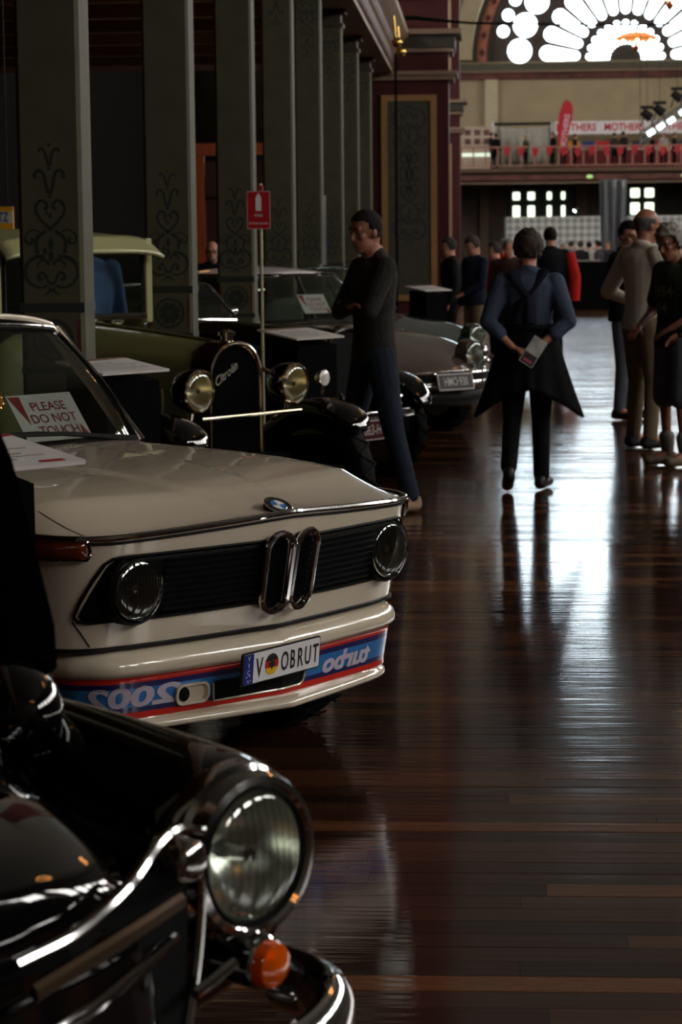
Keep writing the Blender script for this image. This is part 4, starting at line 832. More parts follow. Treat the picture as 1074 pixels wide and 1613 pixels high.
# ---------------------------------------------------------------- low streamlined saloons
def streamliner(label, loc, th, paint, roofm, plate=None, notice_card=False):
    t = thing('car', label, 'car', loc, math.radians(th))
    # stations: x, half profile centre -> sill
    def sc_(x, w_, zc, zf, zb): # centre height, wing crown height, bottom
        return (x, [(0, zc), (w_*.42, zc-.012), (w_*.60, lerp(zc, zf, .55)-.012), (w_*.78, zf), (w_*.94, zf-.055), (w_, lerp(zf, zb, .42)), (w_*.985, lerp(zf, zb, .75)), (w_*.93, zb)])
    def nose(x, w_, zc, zf, zb, bow):
        x_, pr = sc_(x, w_, zc, zf, zb); full_n = 2*len(pr)-1; half = [bow*(abs(y)/w_)**2 for y, z in pr]
        return ([x-h for h in half[::-1]]+[x-h for h in half[1:]], pr)
    S_ = [nose(.02, .46, .545, .525, .50, .26), nose(-.02, .58, .60, .56, .44, .28), nose(-.14, .68, .655, .60, .36, .26), nose(-.32, .77, .715, .69, .30, .18), nose(-.6, .84, .79, .79, .25, .08), sc_(-.95, .88, .86, .83, .22), sc_(-1.45, .895, .955, .86, .20), sc_(-2.2, .90, .93, .87, .20), sc_(-3.2, .88, .90, .86, .20), sc_(-4.1, .80, .86, .82, .26), sc_(-4.6, .68, .76, .74, .34), sc_(-4.75, .55, .64, .62, .42)]
    loft(S_, 'body_shell', paint, t, sub=2)
    # glass house
    base = [(-1.42, 0), (-1.47, .35), (-1.62, .62), (-1.95, .72), (-3.2, .72), (-3.9, .58), (-4.1, 0)]
    topl = [(-1.98, 0), (-2.0, .28), (-2.08, .46), (-2.3, .52), (-3.0, .52), (-3.35, .42), (-3.45, 0)]
    bp_ = spline([(x, y, 0) for x, y in base], 6); tp_ = spline([(x, y, 0) for x, y in topl], 6)
    def gh(u, v):
        a = u*2-1; i = abs(a)*(len(bp_)-1); k = min(int(i), len(bp_)-2); f = i-k
        p = bp_[k].lerp(bp_[k+1], f); q = tp_[k].lerp(tp_[k+1], f); r = p.lerp(q, v); zb = lerp(.965, .90, min(1, abs(a)*2)); return Vector((r.x+.06*math.sin(PI*v)*(1-min(1, abs(a)*1.8)), (1 if a >= 0 else -1)*r.y, lerp(zb, 1.345, v)))
    b_ = MB(); b_.grid(gh, 72, 8); b_.obj('glazing', wsg, t)
    b_ = MB(); b_.grid(lambda u, v: Vector((lerp(gh((1-u)/2*.0+.5*(1-0), 1).x, 0, 0)*0+lerp(-1.98, -3.45, v), (u*2-1)*interp([(-3.45, .2), (-3.35, .42), (-3.0, .52), (-2.3, .52), (-2.08, .46), (-1.98, .24)], lerp(-1.98, -3.45, v)), 1.35+.07*(1-abs(u*2-1)**2.2)*math.sin(PI*(.12+.8*v))-.006)), 18, 18); b_.obj('roof', roofm, t, solid=.02)
    b_ = MB(); b_.tube([gh(k/72, 1)+Vector((0, 0, .002)) for k in range(73)], .012, 6); b_.obj('roof_trim', chrome, t)
    b_ = MB(); b_.tube([gh(k/72, 0)+Vector((0, 0, .004)) for k in range(73)], .008, 6); b_.obj('waist_trim', chrome, t)
    for u in (.31, .69): b_ = MB(); b_.tube([gh(u, k/6)+Vector((.004, 0, 0)) for k in range(7)], .016, 6); b_.obj('windscreen_pillar', chrome, t)
    for u in (.2, .8, .1, .9): b_ = MB(); b_.tube([gh(u, k/6) for k in range(7)], .02, 6); b_.obj('door_pillar', dark_trim, t)
    for y in (-.36, .36): b_ = MB(); b_.box((-2.75, y, .75), (.16, .5, .75)); b_.obj('seat_back', M('grey_green_seat', (60, 66, 60), .8), t, bev=.06)
    b_ = MB(); b_.box((-1.75, 0, .93), (.35, 1.2, .06)); b_.obj('dashboard', dark_trim, t, bev=.02)
    b_ = MB(); b_.tube([gh(.5, 0.02)+Vector((.02, 0, .01)), gh(.56, .10)+Vector((.03, 0, .02)), gh(.63, .22)+Vector((.03, 0, .02))], .008, 5); b_.obj('wiper', chrome, t)
    for sg in (-1, 1):
        T = frame((-.255, sg*.505, .690), (1, sg*.06, .06))
        b_ = MB(); b_.lathe([(.128, -.10), (.122, -.02), (.112, .012), (.102, .014), (.1, -.03)], 28, T=T); hb = b_.obj('headlamp_nacelle', paint, t); headlamp(hb, T @ Matrix.Translation((.012, 0, 0)), .102, 'headlamp', chrome, .08, .06)
        b_ = MB(); T2 = frame((-.30, sg*.66, .54), (1, sg*.5, 0)); b_.lathe([(.045, -.02), (.042, .01), (.02, .022), (.001, .025)], 16, T=T2); b_.obj('indicator', chrome, t)
        wheel(t, (-.95, sg*.76, .33), .33, .16, sg); wheel(t, (-4.05, sg*.66, .33), .33, .14, sg)
    def NB(s, z, d=0.): y = s*.68; return Vector((.03-.34*(abs(s))**2.4+d, y, z))
    b_ = MB(); b_.grid(lambda u, v: NB((u*2-1)*1.02, lerp(.475, .425, v), .035+.03*math.sin(PI*v)), 40, 5); b_.obj('bumper', chrome, t, solid=.006)
    for sg in (-1, 1):
        lp = [(sg*.30, .555), (sg*.80, .55), (sg*.88, .53), (sg*.88, .505), (sg*.80, .49), (sg*.30, .49)]
        b_ = MB(); b_.grid(lambda u, v: NB(sg*lerp(.27, .86, u), lerp(.487, .557, v), .028), 12, 2); sl_ = b_.obj('intake_slot', grb, t)
        b_ = MB(); b_.tube([NB(sg*.27, .557, .034)]+[NB(sg*lerp(.27, .86, k/10), .56, .034) for k in range(11)]+[NB(sg*.90, .54, .03), NB(sg*.90, .505, .03)]+[NB(sg*lerp(.86, .27, k/10), .484, .034) for k in range(11)], .009, 6); b_.obj('slot_trim', chrome, sl_)
    b_ = MB(); b_.tube([NB((k/20*2-1)*.98, .36, .0) for k in range(21)], .06, 8, flat=(1.2, .4), up=(0, 0, 1)); b_.obj('lower_apron', dark_trim, t)
    if plate:
        F = flat_fn((.092, 0, .495), (0, 1, 0), (-.28, 0, 1), (1, 0, .28)); b_ = MB(); b_.prism(rrect(.38, .138, .008, 2), -.008, 0, F); pp = b_.obj('number_plate', M('plate_silver_edge', (190, 186, 184), .35), t, smooth=False)
        b_ = MB(); b_.prism(rrect(.355, .114, .006, 2), 0, .002, F); b_.obj('plate_face', black_print, pp, smooth=False)
        b_ = MB(); wrap_text(b_, plate, .098, lambda a, q_, d: F(a, q_-.002, .0032), sx=.64, offset=.0008); b_.obj('plate_lettering', M('plate_white', (200, 196, 192), .4), pp, smooth=False)
    return t
ds1 = streamliner('brown grey streamlined saloon with white roof and black plate at its nose', (-.25-.03, 18.6+.04, 0), -48, M('taupe_car_paint', (98, 86, 78), .2, .2, .05, 3, coat=1), M('white_roof_paint', (214, 204, 204), .3, 0, .03, coat=.5), 'HMO·930')
ds2 = streamliner('dark teal streamlined saloon parked just behind the brown grey one', (-.27, 22.3, 0), -48, M('teal_car_paint', (44, 66, 66), .16, .2, .05, 3, coat=1), M('teal_car_paint', (44, 66, 66), .16))
# ================================================================== NEAREST CAR: small rounded black saloon, cut by the picture's left edge
nc = thing('car', 'glossy black rounded saloon closest to the viewer with large chrome ringed headlamp', 'car', (-.668, 2.679, 0), math.radians(-40))
def nsec(x, w_, zt, sh, zb, e=2.6):
    pr = []
    for k in range(7):
        a = PI/2*k/6; pr.append((w_*math.sin(a)**(2/e), sh+(zt-sh)*math.cos(a)**(2/e)))
    return (x, pr+[(w_*1.0, lerp(sh, zb, .4)), (w_*.98, zb)])
# bonnet dome between the wings
loft([nsec(.10, .24, .83, .60, .40), nsec(.06, .33, .865, .62, .36), nsec(-.05, .40, .90, .66, .33), nsec(-.25, .45, .935, .70, .32), nsec(-.45, .51, .96, .78, .30), nsec(-.56, .56, .975, .82, .30), nsec(-.66, .59, .98, .84, .30)], 'bonnet', black_gloss, nc, caps=(True, False))
# cabin
loft([(-.52, [(0, .97), (.30, .97), (.50, .95), (.61, .90), (.65, .8), (.66, .55), (.65, .3)]), (-1.3, [(0, 1.0), (.3, 1.0), (.55, .99), (.70, .93), (.73, .8), (.74, .55), (.72, .28)]), (-2.4, [(0, 1.0), (.3, 1.0), (.55, .99), (.69, .93), (.73, .8), (.74, .55), (.72, .28)]), (-3.1, [(0, .95), (.25, .95), (.45, .92), (.58, .85), (.62, .72), (.62, .55), (.58, .34)]), (-3.45, [(0, .72), (.2, .72), (.34, .70), (.42, .66), (.45, .6), (.45, .52), (.42, .42)])], 'cabin_body', black_gloss, nc, sub=2, caps=(True, True))
loft([(-.64, [(0, 1.375), (.30, 1.37), (.54, 1.345), (.625, 1.30)]), (-.76, [(0, 1.44), (.30, 1.432), (.54, 1.40), (.62, 1.34)]), (-1.5, [(0, 1.52), (.30, 1.51), (.55, 1.46), (.64, 1.37)]), (-2.2, [(0, 1.47), (.28, 1.46), (.52, 1.41), (.62, 1.32)]), (-2.8, [(0, 1.18), (.25, 1.17), (.45, 1.13), (.55, 1.05)]), (-3.0, [(0, .98), (.25, .97), (.42, .95), (.52, .9)])], 'roof', black_gloss, nc, sub=2, caps=(False, False))
b_ = MB(); b_.grid(lambda u, v: Vector((lerp(-.50, -.66, v)+.06*(1-(u*2-1)**2), (u*2-1)*lerp(.585, .60, v), lerp(.965, 1.35, v))), 14, 5); b_.obj('windscreen', wsg, nc)
for sg in (-1, 1):
    b_ = MB(); b_.tube([(-.52, sg*.53, .98), (-.54, sg*.55, 1.03), (-.59, sg*.565, 1.13), (-.65, sg*.575, 1.27), (-.72, sg*.575, 1.38)], [.075, .07, .066, .062, .06], 12, flat=(.7, 1)); b_.obj('windscreen_pillar', M('flat_black', (3, 3, 3), 1., spec=0.), nc)
    b_ = MB(); b_.sphere((-.54, sg*.505, .925), (.15, .085, .085), 24, 16); b_.obj('shoulder_glint_bulge', black_gloss, nc)  # glossy shoulder bulge added to catch reflections of the side windows
    b_ = MB(); b_.grid(lambda u, v: Vector((lerp(-.78-.1*v, -2.5+.3*v, u), sg*lerp(.685, .625, v), lerp(.95, 1.35, v))), 8, 3); b_.obj('side_window', wsg, nc)
    b_ = MB(); b_.tube([(-1.7, sg*.70, .95), (-1.72, sg*.625, 1.38)], .03, 6); b_.obj('door_pillar', black_gloss, nc)
    # wing: pontoon ending in the lamp pod
    W_ = [(-1.05, .66, .56, .14, .30), (-.8, .645, .61, .15, .31), (-.5, .60, .655, .165, .275), (-.28, .57, .70, .16, .225), (-.14, .552, .74, .15, .18), (-.07, .55, .758, .142, .155), (-.04, .55, .772, .124, .13)]
    b_ = MB(); m_ = 20; rows_ = []
    for x, yc, zc, ry, rz in W_:
        rows_ += [(x, sg*(yc+ry*math.cos(2*PI*k/m_)), zc+(rz if math.sin(2*PI*k/m_) > 0 else rz*1.25)*math.sin(2*PI*k/m_)) for k in range(m_)]
    b_.add(rows_, [(j*m_+k, j*m_+(k+1) % m_, (j+1)*m_+(k+1) % m_, (j+1)*m_+k) for j in range(len(W_)-1) for k in range(m_)]+[tuple(range(m_))]); b_.obj('wing', black_gloss, nc, sub=2)
    T = frame((-.008, sg*.548, .774), (1, 0, .02))
    b_ = MB(); b_.lathe([(.129, -.06), (.131, -.04), (.126, -.022), (.117, -.016), (.120, -.004), (.113, .010), (.103, .014), (.096, .008), (.094, -.02)], 40, T=T); hb = b_.obj('headlamp_ring', chrome, nc)
    headlamp(hb, T, .094, 'headlamp', dark_trim, .02, .055)
    T = frame((.03, sg*.54, .628), (1, sg*.1, -.05))
    b_ = MB(); b_.lathe([(.034, -.08), (.035, .0), (.031, .012), (.017, .02), (.001, .022)], 24, T=T); ib = b_.obj('indicator_lens', M('orange_lens', (255, 104, 6), .1, 0, .15, 30, trans=.35, coat=1), nc)
    b_ = MB(); b_.lathe([(.039, -.10), (.039, -.008), (.035, -.004)], 24, T=T); b_.obj('bezel', chrome, ib)
    b_ = MB(); b_.lathe([(.03, -.012), (.015, .004), (.001, .006)], 12, T=T); b_.obj('inner_reflector', M('orange_reflector', (255, 120, 20), .2, .6), ib)
    wheel(nc, (-.55, sg*.60, .30), .30, .15, sg); wheel(nc, (-2.6, sg*.60, .30), .30, .15, sg)
    # chrome pieces of the front
    b_ = MB(); b_.tube(spline([(.13, sg*.02, .775), (.125, sg*.12, .790), (.105, sg*.22, .822), (.07, sg*.30, .852), (.045, sg*.36, .858), (.02, sg*.425, .838)], 5), .0075, 8, flat=(1, 1.3)); b_.obj('grille_moustache', chrome, nc)
    b_ = MB(); b_.tube(spline([(.075, sg*.335, .80), (.06, sg*.385, .79), (.055, sg*.385, .70), (.06, sg*.36, .60), (.07, sg*.33, .52)], 5), .007, 6); b_.obj('grille_side_bar', chrome, nc)
    b_ = MB(); b_.tube(spline([(.16, sg*.04, .685), (.14, sg*.14, .698), (.115, sg*.23, .715), (.085, sg*.315, .730)], 5), .0085, 8); b_.obj('grille_bar', chrome, nc)
    b_ = MB(); b_.tube(spline([(.14, sg*.04, .735), (.12, sg*.2, .762), (.085, sg*.33, .775)], 5), .012, 6, flat=(1, .6)); b_.obj('grille_bar', M('dull_bronze', (84, 66, 48), .4, .8), nc)
    b_ = MB(); b_.tube(spline([(.10, sg*.335, .652), (.092, sg*.38, .661), (.08, sg*.425, .668)], 4), .008, 8); b_.obj('wing_flash', chrome, nc)
    b_ = MB(); b_.tube(spline([(.18, sg*.10, .55), (.185, sg*.105, .62), (.165, sg*.10, .66)], 4), .012, 8); b_.obj('overrider', chrome, nc)
    T = frame((.095, sg*.335, .828), (1, 0, 0)); b_ = MB(); b_.lathe([(.03, -.02), (.028, .004), (.02, .012), (.001, .014)], 16, T=T); b_.obj('badge_lamp', chrome, nc)
b_ = MB(); b_.prism([(-.34, .50), (.34, .50), (.36, .62), (.37, .78), (.3, .82), (.12, .77), (-.12, .77), (-.3, .82), (-.37, .78), (-.36, .62)], .02, .045, lambda a, q, d: (d+.06*(1-(a/.4)**2), a, q)); b_.obj('grille_backing', grb, nc, smooth=False)
b_ = MB(); b_.tube(spline([(-.20, -.79, .50), (-.09, -.765, .505), (.0, -.70, .505), (.08, -.55, .505), (.13, -.3, .505), (.15, 0, .505), (.13, .3, .505), (.08, .55, .505), (.0, .70, .505), (-.09, .765, .505), (-.20, .79, .50)], 5), .052, 12, flat=(1, .62), up=(0, 0, 1)); b_.obj('bumper', chrome, nc)
b_ = MB(); b_.box((-1.5, 0, .3), (2.8, 1.1, .12)); b_.obj('underbody', black_matt, nc, smooth=False)
# ================================================================== PEOPLE
def cap(mb, p, q, r0, r1, n=10, flat=None, up=None):
    """tapered limb with round ends"""
    p, q = Vector(p), Vector(q); d = (q-p); L_ = d.length; d = d/L_ if L_ > 1e-6 else Vector((0, 0, 1))
    pts = []; rr = []
    for a in (80, 50, 20): a = math.radians(a); pts.append(p-d*r0*math.sin(a)); rr.append(r0*math.cos(a))
    for t in (0, .33, .66, 1): pts.append(p+d*L_*t); rr.append(lerp(r0, r1, t))
    for a in (20, 50, 80): a = math.radians(a); pts.append(q+d*r1*math.sin(a)); rr.append(r1*math.cos(a))
    mb.tube(pts, rr, n, flat=flat, up=up)
def blob(name, mb, mat, par, vox, smooth=3):
    me = mb.mesh(name, mat, True); o = bpy.data.objects.new(name, me); COL.objects.link(o); o.parent = par
    m = o.modifiers.new('remesh', 'REMESH'); m.mode = 'VOXEL'; m.voxel_size = vox; m.use_smooth_shade = True
    s = o.modifiers.new('smooth', 'SMOOTH'); s.factor = .5; s.iterations = smooth
    return o
SK = {'light': M('skin_light', (190, 134, 110), .5, 0, .08, 12), 'tan': M('skin_tan', (150, 98, 76), .5, 0, .08, 12)}
def cloth(name, col, rough=.85, var=.14, scale=9, bump=.35, bscale=16): return M(name, col, rough, 0, var, scale, bump=bump, bscale=bscale, spec=.15)
def stripes_cloth(name, c1, c2, scale):
    if name in MATS: return MATS[name]
    m = M(name, c1, .85); nt = m.node_tree; b = nt.nodes['Principled BSDF']; ck = nt.nodes.new('ShaderNodeTexVoronoi'); ck.inputs['Scale'].default_value = scale
    tc = nt.nodes.new('ShaderNodeTexCoord'); rp = nt.nodes.new('ShaderNodeValToRGB'); rp.color_ramp.elements[0].color = lin(c2); rp.color_ramp.elements[1].color = lin(c1); rp.color_ramp.elements[0].position = .25; rp.color_ramp.elements[1].position = .4
    nt.links.new(tc.outputs['Object'], ck.inputs['Vector']); nt.links.new(ck.outputs['Distance'], rp.inputs[0]); nt.links.new(rp.outputs[0], b.inputs['Base Color']); return m
def person(label, loc, face, height, J=None, shirt=None, sleeve='long', trouser=None, legs='long', shoes=None, hair=None, hairstyle='short', skin='light', vox=.012, far=False, build=1., jacket=False, glasses=False, beard=None, group=None, hands=True, cat='person'):
    k = height/1.78
    D = dict(pelvis=(0, 0, .95), chest=(.0, 0, 1.28), neck=(-.005, 0, 1.48), head=(.03, 0, 1.64),
             shL=(-.01, .18, 1.43), elL=(-.03, .235, 1.14), wrL=(.05, .245, .90), shR=(-.01, -.18, 1.43), elR=(-.03, -.235, 1.14), wrR=(.05, -.245, .90),
             hipL=(0, .09, .92), knL=(.02, .10, .50), anL=(-.01, .105, .09), toL=(.15, .125, .035), hipR=(0, -.09, .92), knR=(.02, -.10, .50), anR=(-.01, -.105, .09), toR=(.15, -.125, .035),
             look=(1, 0, -.08), hdL=None, hdR=None)
    if J: D.update(J)
    V = {a: (Vector(b)*k if a not in ('look', 'hdL', 'hdR') and b is not None else (Vector(b) if b is not None else None)) for a, b in D.items()}
    t = thing('person', label, cat, loc, face, group)
    B = build
    sk = SK[skin]
    # spine samples
    spine = spline([V['pelvis']-Vector((0, 0, .07*k)), V['pelvis'], V['chest'], V['neck']], 6)
    def torso(mb, e, z0=0., z1=1., lower=True):
        prof = [(0, .115, .168), (.15, .118, .17), (.33, .116, .165), (.45, .106, .15), (.55, .106, .148), (.68, .118, .165), (.82, .122, .182), (.90, .11, .178), (.96, .085, .135), (1, .062, .075)]
        acr = (V['shL']-V['shR']); acr.z = 0; yv = acr.normalized() if acr.length > .01 else Vector((0, 1, 0)); hy = (V['hipL']-V['hipR']); hy.z = 0; hy = hy.normalized()
        n = 18; rows = []; vs = []
        for f, rx, ry in prof:
            if f < z0 or f > z1: continue
            i = f*(len(spine)-1); a = min(int(i), len(spine)-2); c = spine[a].lerp(spine[a+1], i-a); ya = hy.lerp(yv, f).normalized(); xa = Vector((ya.y, -ya.x, 0))
            for j in range(n):
                q = 2*PI*j/n; vs.append(c+xa*((rx*k*(.55+.45*B)+e)*math.cos(q))+ya*((ry*k*(.7+.3*B)+e)*math.sin(q)))
            rows.append(f)
        m_ = len(rows); mb.add(vs, [(i*n+j, i*n+(j+1) % n, (i+1)*n+(j+1) % n, (i+1)*n+j) for i in range(m_-1) for j in range(n)]+[tuple(range(n))[::-1], tuple((m_-1)*n+j for j in range(n))])
    def arms(mb, e, upto):
        for s in 'LR':
            sh_, el, wr = V['sh'+s], V['el'+s], V['wr'+s]
            cap(mb, sh_, sh_.lerp(el, .5 if upto == 'short' else 1), .058*k*B+e, (.048 if upto == 'short' else .043)*k*B+e)
            if upto == 'short': cap(mb, sh_, sh_.lerp(el, .72), .055*k+e, .052*k+e*1.6)
            if upto == 'elbow': cap(mb, el, el.lerp(wr, .45), .043*k+e, .043*k+e*1.4)
            if upto == 'long': cap(mb, el, el.lerp(wr, .97), .043*k+e, .031*k+e)
    def legs_(mb, e, upto):
        for s in 'LR':
            h, kn, an = V['hip'+s], V['kn'+s], V['an'+s]
            cap(mb, h, kn, .088*k*B+e, .058*k+e, 12)
            if upto == 'long': cap(mb, kn, an.lerp(kn, .03), .056*k+e, .040*k+e*1.6, 12)
            if upto == 'short': cap(mb, h, h.lerp(kn, .97), .094*k+e, .078*k+e*1.5, 12)
    HQ = not far
    look = V['look'].normalized(); hc = V['head']; HT = frame(hc, look); hk = k
    # ---- body: one skin surface
    b_ = MB(); torso(b_, -.012); arms(b_, -.006, 'long'); legs_(b_, -.008, 'long')
    cap(b_, V['neck']-Vector((0, 0, .02*k)), HT @ Vector((-.02*k, 0, -.07*k)), (.062*k), .058*k)
    for s in (-1, 1): cap(b_, (V['neck']+Vector((-.035*k, 0, .055*k))), V['shL' if s > 0 else 'shR'].lerp(V['neck'], .35)+Vector((-.01*k, 0, .0)), .026*k, .03*k)
    b_.sphere((-.03*hk, 0, -.035*hk), (.058*hk, .06*hk, .06*hk), 12, 8, T=HT)
    b_.sphere((-.008*hk, 0, .03*hk), (.098*hk, .077*hk, .098*hk), 16, 12, T=HT); b_.sphere((.026*hk, 0, -.055*hk), (.066*hk, .057*hk, .070*hk), 14, 10, T=HT); b_.sphere((.05*hk, 0, -.095*hk), (.036*hk, .036*hk, .028*hk), 10, 8, T=HT)
    if HQ:
        cap(b_, HT @ Vector((.088*hk, 0, .012*hk)), HT @ Vector((.108*hk, 0, -.034*hk)), .010*hk, .014*hk, 8); cap(b_, HT @ Vector((.083*hk, -.04*hk, .026*hk)), HT @ Vector((.083*hk, .04*hk, .026*hk)), .013*hk, .013*hk, 8)
        cap(b_, HT @ Vector((.078*hk, -.02*hk, -.068*hk)), HT @ Vector((.078*hk, .02*hk, -.068*hk)), .011*hk, .011*hk, 8)
        for s in (-1, 1): b_.sphere((-.005*hk, s*.078*hk, -.008*hk), (.018*hk, .010*hk, .032*hk), 8, 8, T=HT); b_.sphere((.06*hk, s*.042*hk, -.022*hk), (.024*hk, .02*hk, .02*hk), 8, 6, T=HT)
    for s in 'LR':
        wr, el = V['wr'+s], V['el'+s]; d = V['hd'+s].normalized() if V['hd'+s] else (wr-el).normalized()
        sd = Vector((0, 0, 1)).cross(d); sd = sd.normalized() if sd.length > .1 else Vector((1, 0, 0)); ou = d.cross(sd)
        if HQ and hands:
            palm = wr+d*.055*k; cap(b_, wr, palm, .026*k, .030*k, 8, flat=(.62, 1.25), up=tuple(ou))
            for q, (off, ln) in enumerate(((-.030, .068), (-.010, .078), (.010, .074), (.029, .058))):
                f0 = wr+d*.085*k+sd*off*k; f1 = f0+(d*.8+ou*-.25)*ln*.5*k; f2 = f1+(d*.6+ou*-.6)*ln*.5*k
                cap(b_, f0-d*.02*k, f1, .0095*k, .009*k, 6); cap(b_, f1, f2, .009*k, .0078*k, 6)
            sgn = 1 if s == 'R' else -1
            t0 = wr+d*.035*k+sd*sgn*.028*k; t1 = t0+(d*.5+sd*sgn*.6-ou*.3).normalized()*.04*k; cap(b_, t0, t1, .013*k, .011*k, 6); cap(b_, t1, t1+(d*.8-ou*.3)*.03*k, .0105*k, .009*k, 6)
        else: cap(b_, wr, wr+d*.12*k, .030*k, .026*k, 8)
        cap(b_, V['an'+s], V['to'+s], .038*k, .03*k)
    blob('body', b_, sk, t, vox*(.72 if HQ else 1.), 2)
    # ---- clothing
    b_ = MB(); torso(b_, .010, .0 if not jacket else 0.); arms(b_, .009 if not jacket else .018, sleeve)
    if jacket: torso(b_, .03)
    for s in 'LR': cap(b_, V['neck']+Vector((-.03*k, 0, .03*k)), V['sh'+s].lerp(V['neck'], .3), .046*k, .052*k)
    cap(b_, V['neck']-Vector((0, 0, .03*k)), V['neck']+Vector((0, 0, .025*k)), .07*k, .062*k)
    blob('jacket' if jacket else 'shirt', b_, shirt, t, vox)
    b_ = MB(); torso(b_, .004, 0., .36); legs_(b_, .010, legs); blob('shorts' if legs == 'short' else 'trousers', b_, trouser, t, vox)
    for s in 'LR':
        an, to = V['an'+s], V['to'+s]; b_ = MB(); dn = Vector((0, 0, -.012*k)); d = (to-an); d.z = 0; d = d.normalized() if d.length > .01 else Vector((1, 0, 0))
        heel = an-d*.035*k; heel.z = an.z-.05*k if an.z > .12*k else .045*k
        cap(b_, heel, to+Vector((0, 0, .012*k)), .044*k, .044*k, 10, flat=(.85, 1), up=(0, 0, 1)); cap(b_, heel+Vector((0, 0, .02*k)), an+Vector((0, 0, .0)), .042*k, .046*k, 10)
        so = blob('shoe', b_, shoes or M('black_leather', (14, 13, 13), .5), t, max(.008, vox*.8))
    # ---- hair, eyes
    if hair:
        b_ = MB(); ex = {'short': .008, 'crop': .004, 'curly': .024, 'bun': .016, 'bald': .004}[hairstyle]*hk
        def skull(u, v):
            a = 2*PI*u; c = PI*v*(.74); st_ = math.sin(c); x, y, z = math.cos(a)*st_, math.sin(a)*st_, math.cos(c)
            fr = max(0, x); lim = 1.
            p = Vector(((.098*hk+ex)*x-.008*hk, (.077*hk+ex)*y, (.098*hk+ex)*z+.03*hk))
            nz = mnoise.noise(p*(45 if hairstyle == 'curly' else 35)/hk)*(.020 if hairstyle == 'curly' else .005)*hk; p += p.normalized()*nz
            return p
        def cut(p):
            q = HT.inverted() @ p; x, y, z = q.x/hk, q.y/hk, q.z/hk
            if hairstyle == 'bald' and z > .062: return True
            if x > .03 and z < .082-.25*(.1-x): return True
            if x > .012 and z < .02: return True
            if x > -.02 and z < -.028: return True
            if z < -.085: return True
            return False
        b_.grid(lambda u, v: HT @ skull(u, v), 36, 18, skip=cut); ho = b_.obj('hair', hair, t, solid=.008*hk); ho.modifiers[0].offset = -.6
    if HQ:
        for s in (-1, 1):
            b_ = MB(); b_.sphere((.076*hk, s*.033*hk, .004*hk), (.010*hk, .013*hk, .007*hk), 8, 6, T=HT); eo = b_.obj('eye', M('eye_white', (110, 100, 94), .5, spec=.2), t); b_ = MB(); b_.sphere((.083*hk, s*.033*hk, .004*hk), (.005*hk, .006*hk, .006*hk), 8, 6, T=HT); b_.obj('iris', M('eye_dark', (24, 18, 14), .2), eo)
            b_ = MB(); cap(b_, HT @ Vector((.094*hk, s*.016*hk, .028*hk)), HT @ Vector((.083*hk, s*.052*hk, .032*hk)), .005*hk, .0035*hk, 6); b_.obj('eyebrow', hair or sk, t)
        b_ = MB(); cap(b_, HT @ Vector((.087*hk, -.02*hk, -.066*hk)), HT @ Vector((.087*hk, .02*hk, -.066*hk)), .004*hk, .004*hk, 6, flat=(.6, 1)); b_.obj('mouth', M('lip', (120, 62, 54), .5), t)
    if glasses:
        b_ = MB()
        for s in (-1, 1): b_.tube([HT @ Vector((.105*hk, s*.034*hk+.024*hk*math.cos(2*PI*q/14), .004*hk+.019*hk*math.sin(2*PI*q/14))) for q in range(16)], .0028*hk, 5, cap=False); b_.tube([HT @ Vector((.105*hk, s*.058*hk, .01*hk)), HT @ Vector((.0, s*.085*hk, .01*hk))], .0025*hk, 5)
        b_.tube([HT @ Vector((.106*hk, -.01*hk, .008*hk)), HT @ Vector((.106*hk, .01*hk, .008*hk))], .0025*hk, 5); b_.obj('glasses', dark_trim, t)
    if beard:
        b_ = MB(); b_.sphere((.045*hk, 0, -.088*hk), (.052*hk, .052*hk, .045*hk), 12, 8, T=HT); b_.obj('beard', beard, t)
    t['_k'] = k
    return t, V, HT
hair_dark = M('hair_dark_brown', (20, 15, 13), .8, 0, .3, 40, bump=.5, bscale=120, spec=.2); hair_grey = M('hair_grey', (134, 128, 120), .6, 0, .3, 40, bump=.5, bscale=120); hair_brown = M('hair_brown', (48, 35, 26), .75, 0, .3, 40, bump=.5, bscale=120); hair_mix = M('hair_dark_grey', (70, 66, 62), .6, 0, .4, 40, bump=.5, bscale=120)
denim = cloth('denim', (35, 42, 53), .85, .2, 5, .5, 12); black_cl = cloth('black_fabric', (13, 13, 15), .85); khaki = cloth('khaki_cotton', (112, 98, 76), .85); grey_tr = cloth('grey_cotton', (78, 82, 92), .85)
R_ = math.radians
# man with folded arms beside the cars
person('man in dark grey sweater and jeans standing with folded arms beside the cars', (-.655, 13.85, 0), R_(206), 1.83,
       J=dict(shL=(-.0, .185, 1.43), elL=(.13, .245, 1.18), wrL=(.17, -.03, 1.225), shR=(.0, -.185, 1.43), elR=(.12, -.235, 1.17), wrR=(.185, .08, 1.20), hdL=(-.35, -1, .1), hdR=(-.25, 1, .25),
              hipL=(0, .09, .92), knL=(-.05, .15, .50), anL=(-.14, .20, .09), toL=(.01, .26, .035), hipR=(0, -.09, .92), knR=(.09, -.13, .50), anR=(.06, -.15, .09), toR=(.22, -.18, .035), look=(1, .25, -.10), head=(.05, .01, 1.635)),
       shirt=cloth('charcoal_knit', (46, 44, 42), .9, .15, 30, .4, 60), trouser=denim, shoes=M('tan_suede', (150, 122, 96), .8), hair=hair_dark, hairstyle='crop', vox=.011, skin='tan')
